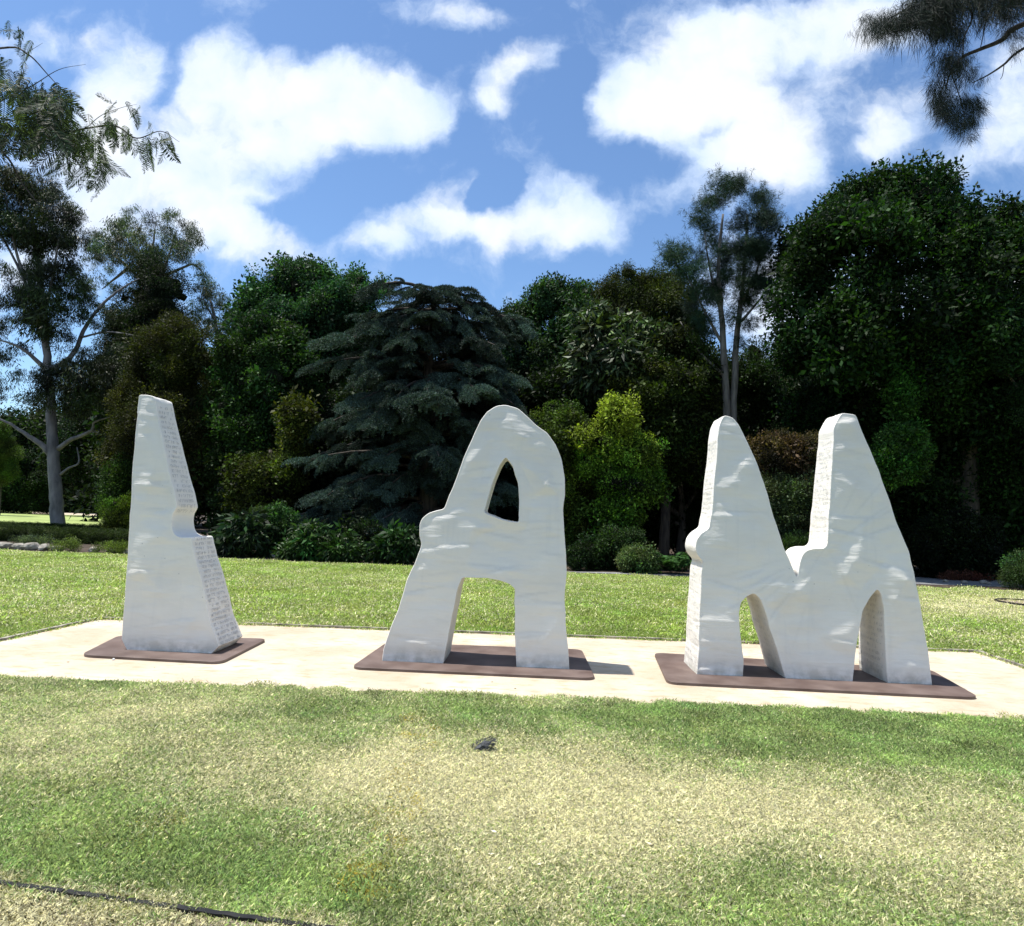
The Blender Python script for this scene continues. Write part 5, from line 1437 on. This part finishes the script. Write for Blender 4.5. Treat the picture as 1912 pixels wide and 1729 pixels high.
# ------------------------------------------------------------------ overhanging foliage close to the camera
# pepper tree, top left: trunk stands outside the frame at left
pt = empty('pepper_tree', (-3.5, 2.3, 0), 'near pepper tree reaching in at the top left with hanging feathery fronds', 'tree')
YP = 2.25
V, F = tube(smooth_path([(-3.5, 2.3, -.1), (-3.5, 2.3, 1.2), (-3.4, 2.25, 2.0), (-3.15, 2.25, 2.7)], 4), np.linspace(.16, .05, 13), 12); mesh_obj('trunk', V, F, M_BARK_DARK, pt, smooth=True)
br = [([(-700, 480), (-400, 360), (-60, 240), (10, 290), (40, 340), (75, 385)], .012, .0015), ([(-700, 420), (-250, 250), (0, 240), (90, 255), (160, 240), (215, 235), (255, 258), (300, 245), (335, 265)], .010, .0008),
      ([(-600, 300), (-200, 130), (0, 90), (50, 100), (90, 140), (130, 185)], .008, .001), ([(-100, 250), (0, 190), (60, 160), (110, 130), (160, 120)], .004, .0006), ([(160, 240), (190, 215), (230, 200), (255, 195)], .002, .0005),
      ([(90, 255), (130, 300), (180, 320), (205, 345)], .003, .0006), ([(0, 240), (50, 290), (90, 315)], .004, .001), ([(255, 258), (270, 280), (285, 300)], .0015, .0005), ([(40, 105), (80, 80)], .0015, .0005)]
PP = []; RR = []; SS = []; TT = []
r = np.random.default_rng(4)
for pp, ra, rb in br:
    P = smooth_path([on_y(x, y, YP + r.uniform(-.03, .03)) for x, y in pp], 6); V, F = tube(P, np.linspace(ra * .7, rb * .7, len(P)), 6); mesh_obj('branch', V, F, M_BARK_DARK, pt, smooth=True)


def add_fronds(x0, y0, x1, y1, n, s0, s1, dark=1.0, dep=.22):
    for _ in range(int(n * (.62 if n > 20 else 1.15))):
        t = r.random(); x = x0 + (x1 - x0) * t + r.normal() * 10; y = y0 + (y1 - y0) * t + r.normal() * 10
        PP.append(on_y(x, y, YP + r.uniform(-dep, dep))); RR.append((r.normal() * .45, r.normal() * .55, r.uniform(-1.2, 1.2) + (math.pi if r.random() < .5 else 0)))
        SS.append(r.uniform(s0, s1) * .60); TT.append(np.array([.055, .078, .045]) * r.uniform(.6, 1.3) * dark)


add_fronds(-60, 90, 130, 180, 60, .14, .24); add_fronds(-60, 150, 130, 170, 70, .15, .26); add_fronds(-60, 230, 100, 255, 80, .16, .26, .8); add_fronds(40, 190, 120, 190, 40, .16, .26, .8)
add_fronds(80, 200, 150, 250, 60, .12, .22, .8); add_fronds(90, 250, 160, 245, 24, .14, .22); add_fronds(160, 238, 225, 232, 16, .12, .2); add_fronds(190, 210, 255, 196, 8, .09, .14); add_fronds(230, 245, 335, 262, 16, .10, .2)
add_fronds(120, 290, 205, 330, 16, .12, .18); add_fronds(180, 270, 200, 300, 12, .14, .2); add_fronds(30, 30, 30, 90, 8, .1, .16)
PP = np.array(PP); RR = np.array(RR)
o = scatter('fronds', 'frond', PP, RR, np.array(SS), np.array(TT), pt); o['kind'] = 'stuff'

# casuarina boughs, top right: trunk outside the frame
ct = empty('hanging_tree', (9.2, 7.6, 0), 'near dark casuarina bough hanging in at the top right corner', 'tree')
YC = 7.0
V, F = tube(smooth_path([(9.2, 7.6, -.1), (9.1, 7.6, 3), (8.7, 7.4, 6), (8.2, 7.2, 8.2)], 4), np.linspace(.32, .12, 13), 12); mesh_obj('trunk', V, F, M_BARK_DARK, ct, smooth=True)
brc = [([(2350, -60), (2100, -10), (1912, 45), (1870, 75), (1830, 92), (1795, 108), (1775, 135), (1765, 170)], .04, .006), ([(2350, 20), (2050, 20), (1912, 90), (1875, 120), (1845, 140), (1815, 155)], .022, .004), ([(2200, -140), (1950, -60), (1800, -20), (1700, 15), (1640, 45)], .03, .004),
       ([(1800, -20), (1815, 30), (1800, 70), (1798, 108)], .012, .005), ([(1775, 135), (1790, 175), (1800, 215), (1798, 250)], .007, .002), ([(1950, -60), (1900, -20), (1850, 20), (1830, 92)], .012, .004), ([(1875, 120), (1872, 140), (1868, 148)], .004, .003),
       ([(1700, 15), (1720, 50), (1730, 90)], .008, .002), ([(1765, 150), (1752, 190), (1748, 230)], .006, .002)]
r = np.random.default_rng(14); PP = []; RR = []; SS = []; TT = []
for pp, ra, rb in brc:
    P = smooth_path([on_y(x, y, YC + r.uniform(-.05, .05)) for x, y in pp], 6); V, F = tube(P, np.linspace(ra, rb, len(P)), 6); mesh_obj('branch', V, F, M_BARK_DARK, ct, smooth=True)
for (x0, y0, x1, y1, n, s0, s1, sp) in ((1610, 40, 1700, 30, 60, .16, .30, 12), (1640, 50, 1740, 20, 60, .16, .32, 14), (1700, 0, 1800, 0, 110, .22, .4, 16), (1740, 30, 1790, 60, 60, .2, .34, 14), (1790, -10, 1912, -10, 90, .2, .36, 16),
                                       (1830, 30, 1912, 20, 30, .14, .26, 12), (1755, 100, 1790, 120, 50, .18, .3, 12), (1750, 150, 1765, 210, 60, .16, .28, 9), (1790, 170, 1830, 200, 40, .14, .26, 12), (1775, 200, 1825, 225, 36, .14, .24, 10), (1760, 215, 1815, 245, 40, .12, .22, 9), (1700, 25, 1760, 60, 40, .16, .3, 12),
                                       (1800, 110, 1825, 150, 24, .12, .2, 10), (1890, 60, 1912, 60, 16, .12, .2, 8), (1870, 60, 1900, 100, 10, .1, .2, 8), (1720, -20, 2050, -60, 120, .25, .4, 25)):
    for _ in range(int(n * 1.3)):
        t = r.random(); PP.append(on_y(x0 + (x1 - x0) * t + r.normal() * sp, y0 + (y1 - y0) * t + r.normal() * sp, YC + r.uniform(-.4, .4)))
        RR.append((r.normal() * .4, r.normal() * .4, r.uniform(0, 6.28))); SS.append(r.uniform(s0, s1) * .85); TT.append(np.array([.013, .022, .016]) * r.uniform(.6, 1.4))
o = scatter('foliage', 'tassel', np.array(PP), np.array(RR), np.array(SS), np.array(TT), ct); o['kind'] = 'stuff'

# ------------------------------------------------------------------ small things
# grey shaggy clump lying on the front lawn
g = on_ground(900, 1404); iv, if_ = ico(); r = np.random.default_rng(2)
V = iv * [.06, .034, .022] * (1 + .22 * r.normal(size=(len(iv), 1))); V[:, 2] += .035 + V[:, 0] * .45
cl = empty('debris_clump', tuple(g), 'small dark grey shaggy clump lying on the front lawn below the A', 'clump')
cl.rotation_euler = (0, 0, .15)
k = mesh_obj('clod', V + g, if_, noise_mat('grey_fluff', (.035, .037, .04), (.13, .135, .14), scale=60, bump=1, bscale=90, bdist=.01), cl)
q = []; n = 320; dd_ = rnd_dir(n, r); c_ = dd_ * [.07, .04, .03] + [0, 0, .04]; c_[:, 2] += c_[:, 0] * .45
me = quads_mesh('tuft', leaf_quads(c_, dd_ + [.7, 0, .2], rnd_dir(n, r), r.uniform(.02, .045, n), np.full(n, .004)), 4, bpy.data.materials['grey_fluff'])
o = bpy.data.objects.new('tuft', me); C.objects.link(o); o.parent = cl; o['kind'] = 'stuff'
# fallen pale leaves on the lawns and path
r = np.random.default_rng(8); n = 150
Yv = r.uniform(9.2, 16, n); Xv = r.uniform(-1, 1, n) * Yv * .8; Yv[:70] = r.uniform(2.6, 5.6, 70); Xv[:70] = r.uniform(-1, 1, 70) * Yv[:70] * .8
Yv[60:80] = r.uniform(5.9, 6.5, 20); Xv[60:80] = r.uniform(-5, 5, 20)
B = np.stack([Xv, Yv, np.where(Yv < 5.7, .034, np.where(Yv < 8.6, .012, .045))], 1); ln = r.uniform(.02, .05, n) * np.where(Yv > 9, 1.5, .8)
me = quads_mesh('fallen_leaves', leaf_quads(B, rnd_dir(n, r) * [1, 1, .2], rnd_dir(n, r) * [1, 1, .25], ln, ln * .4), 4, noise_mat('pale_dry_leaf', (.45, .38, .24), (.72, .68, .52), scale=20))
o = bpy.data.objects.new('fallen_leaves', me); C.objects.link(o); tag(o, 'scattered pale fallen leaves on the lawns and path', 'leaves', kind='stuff')
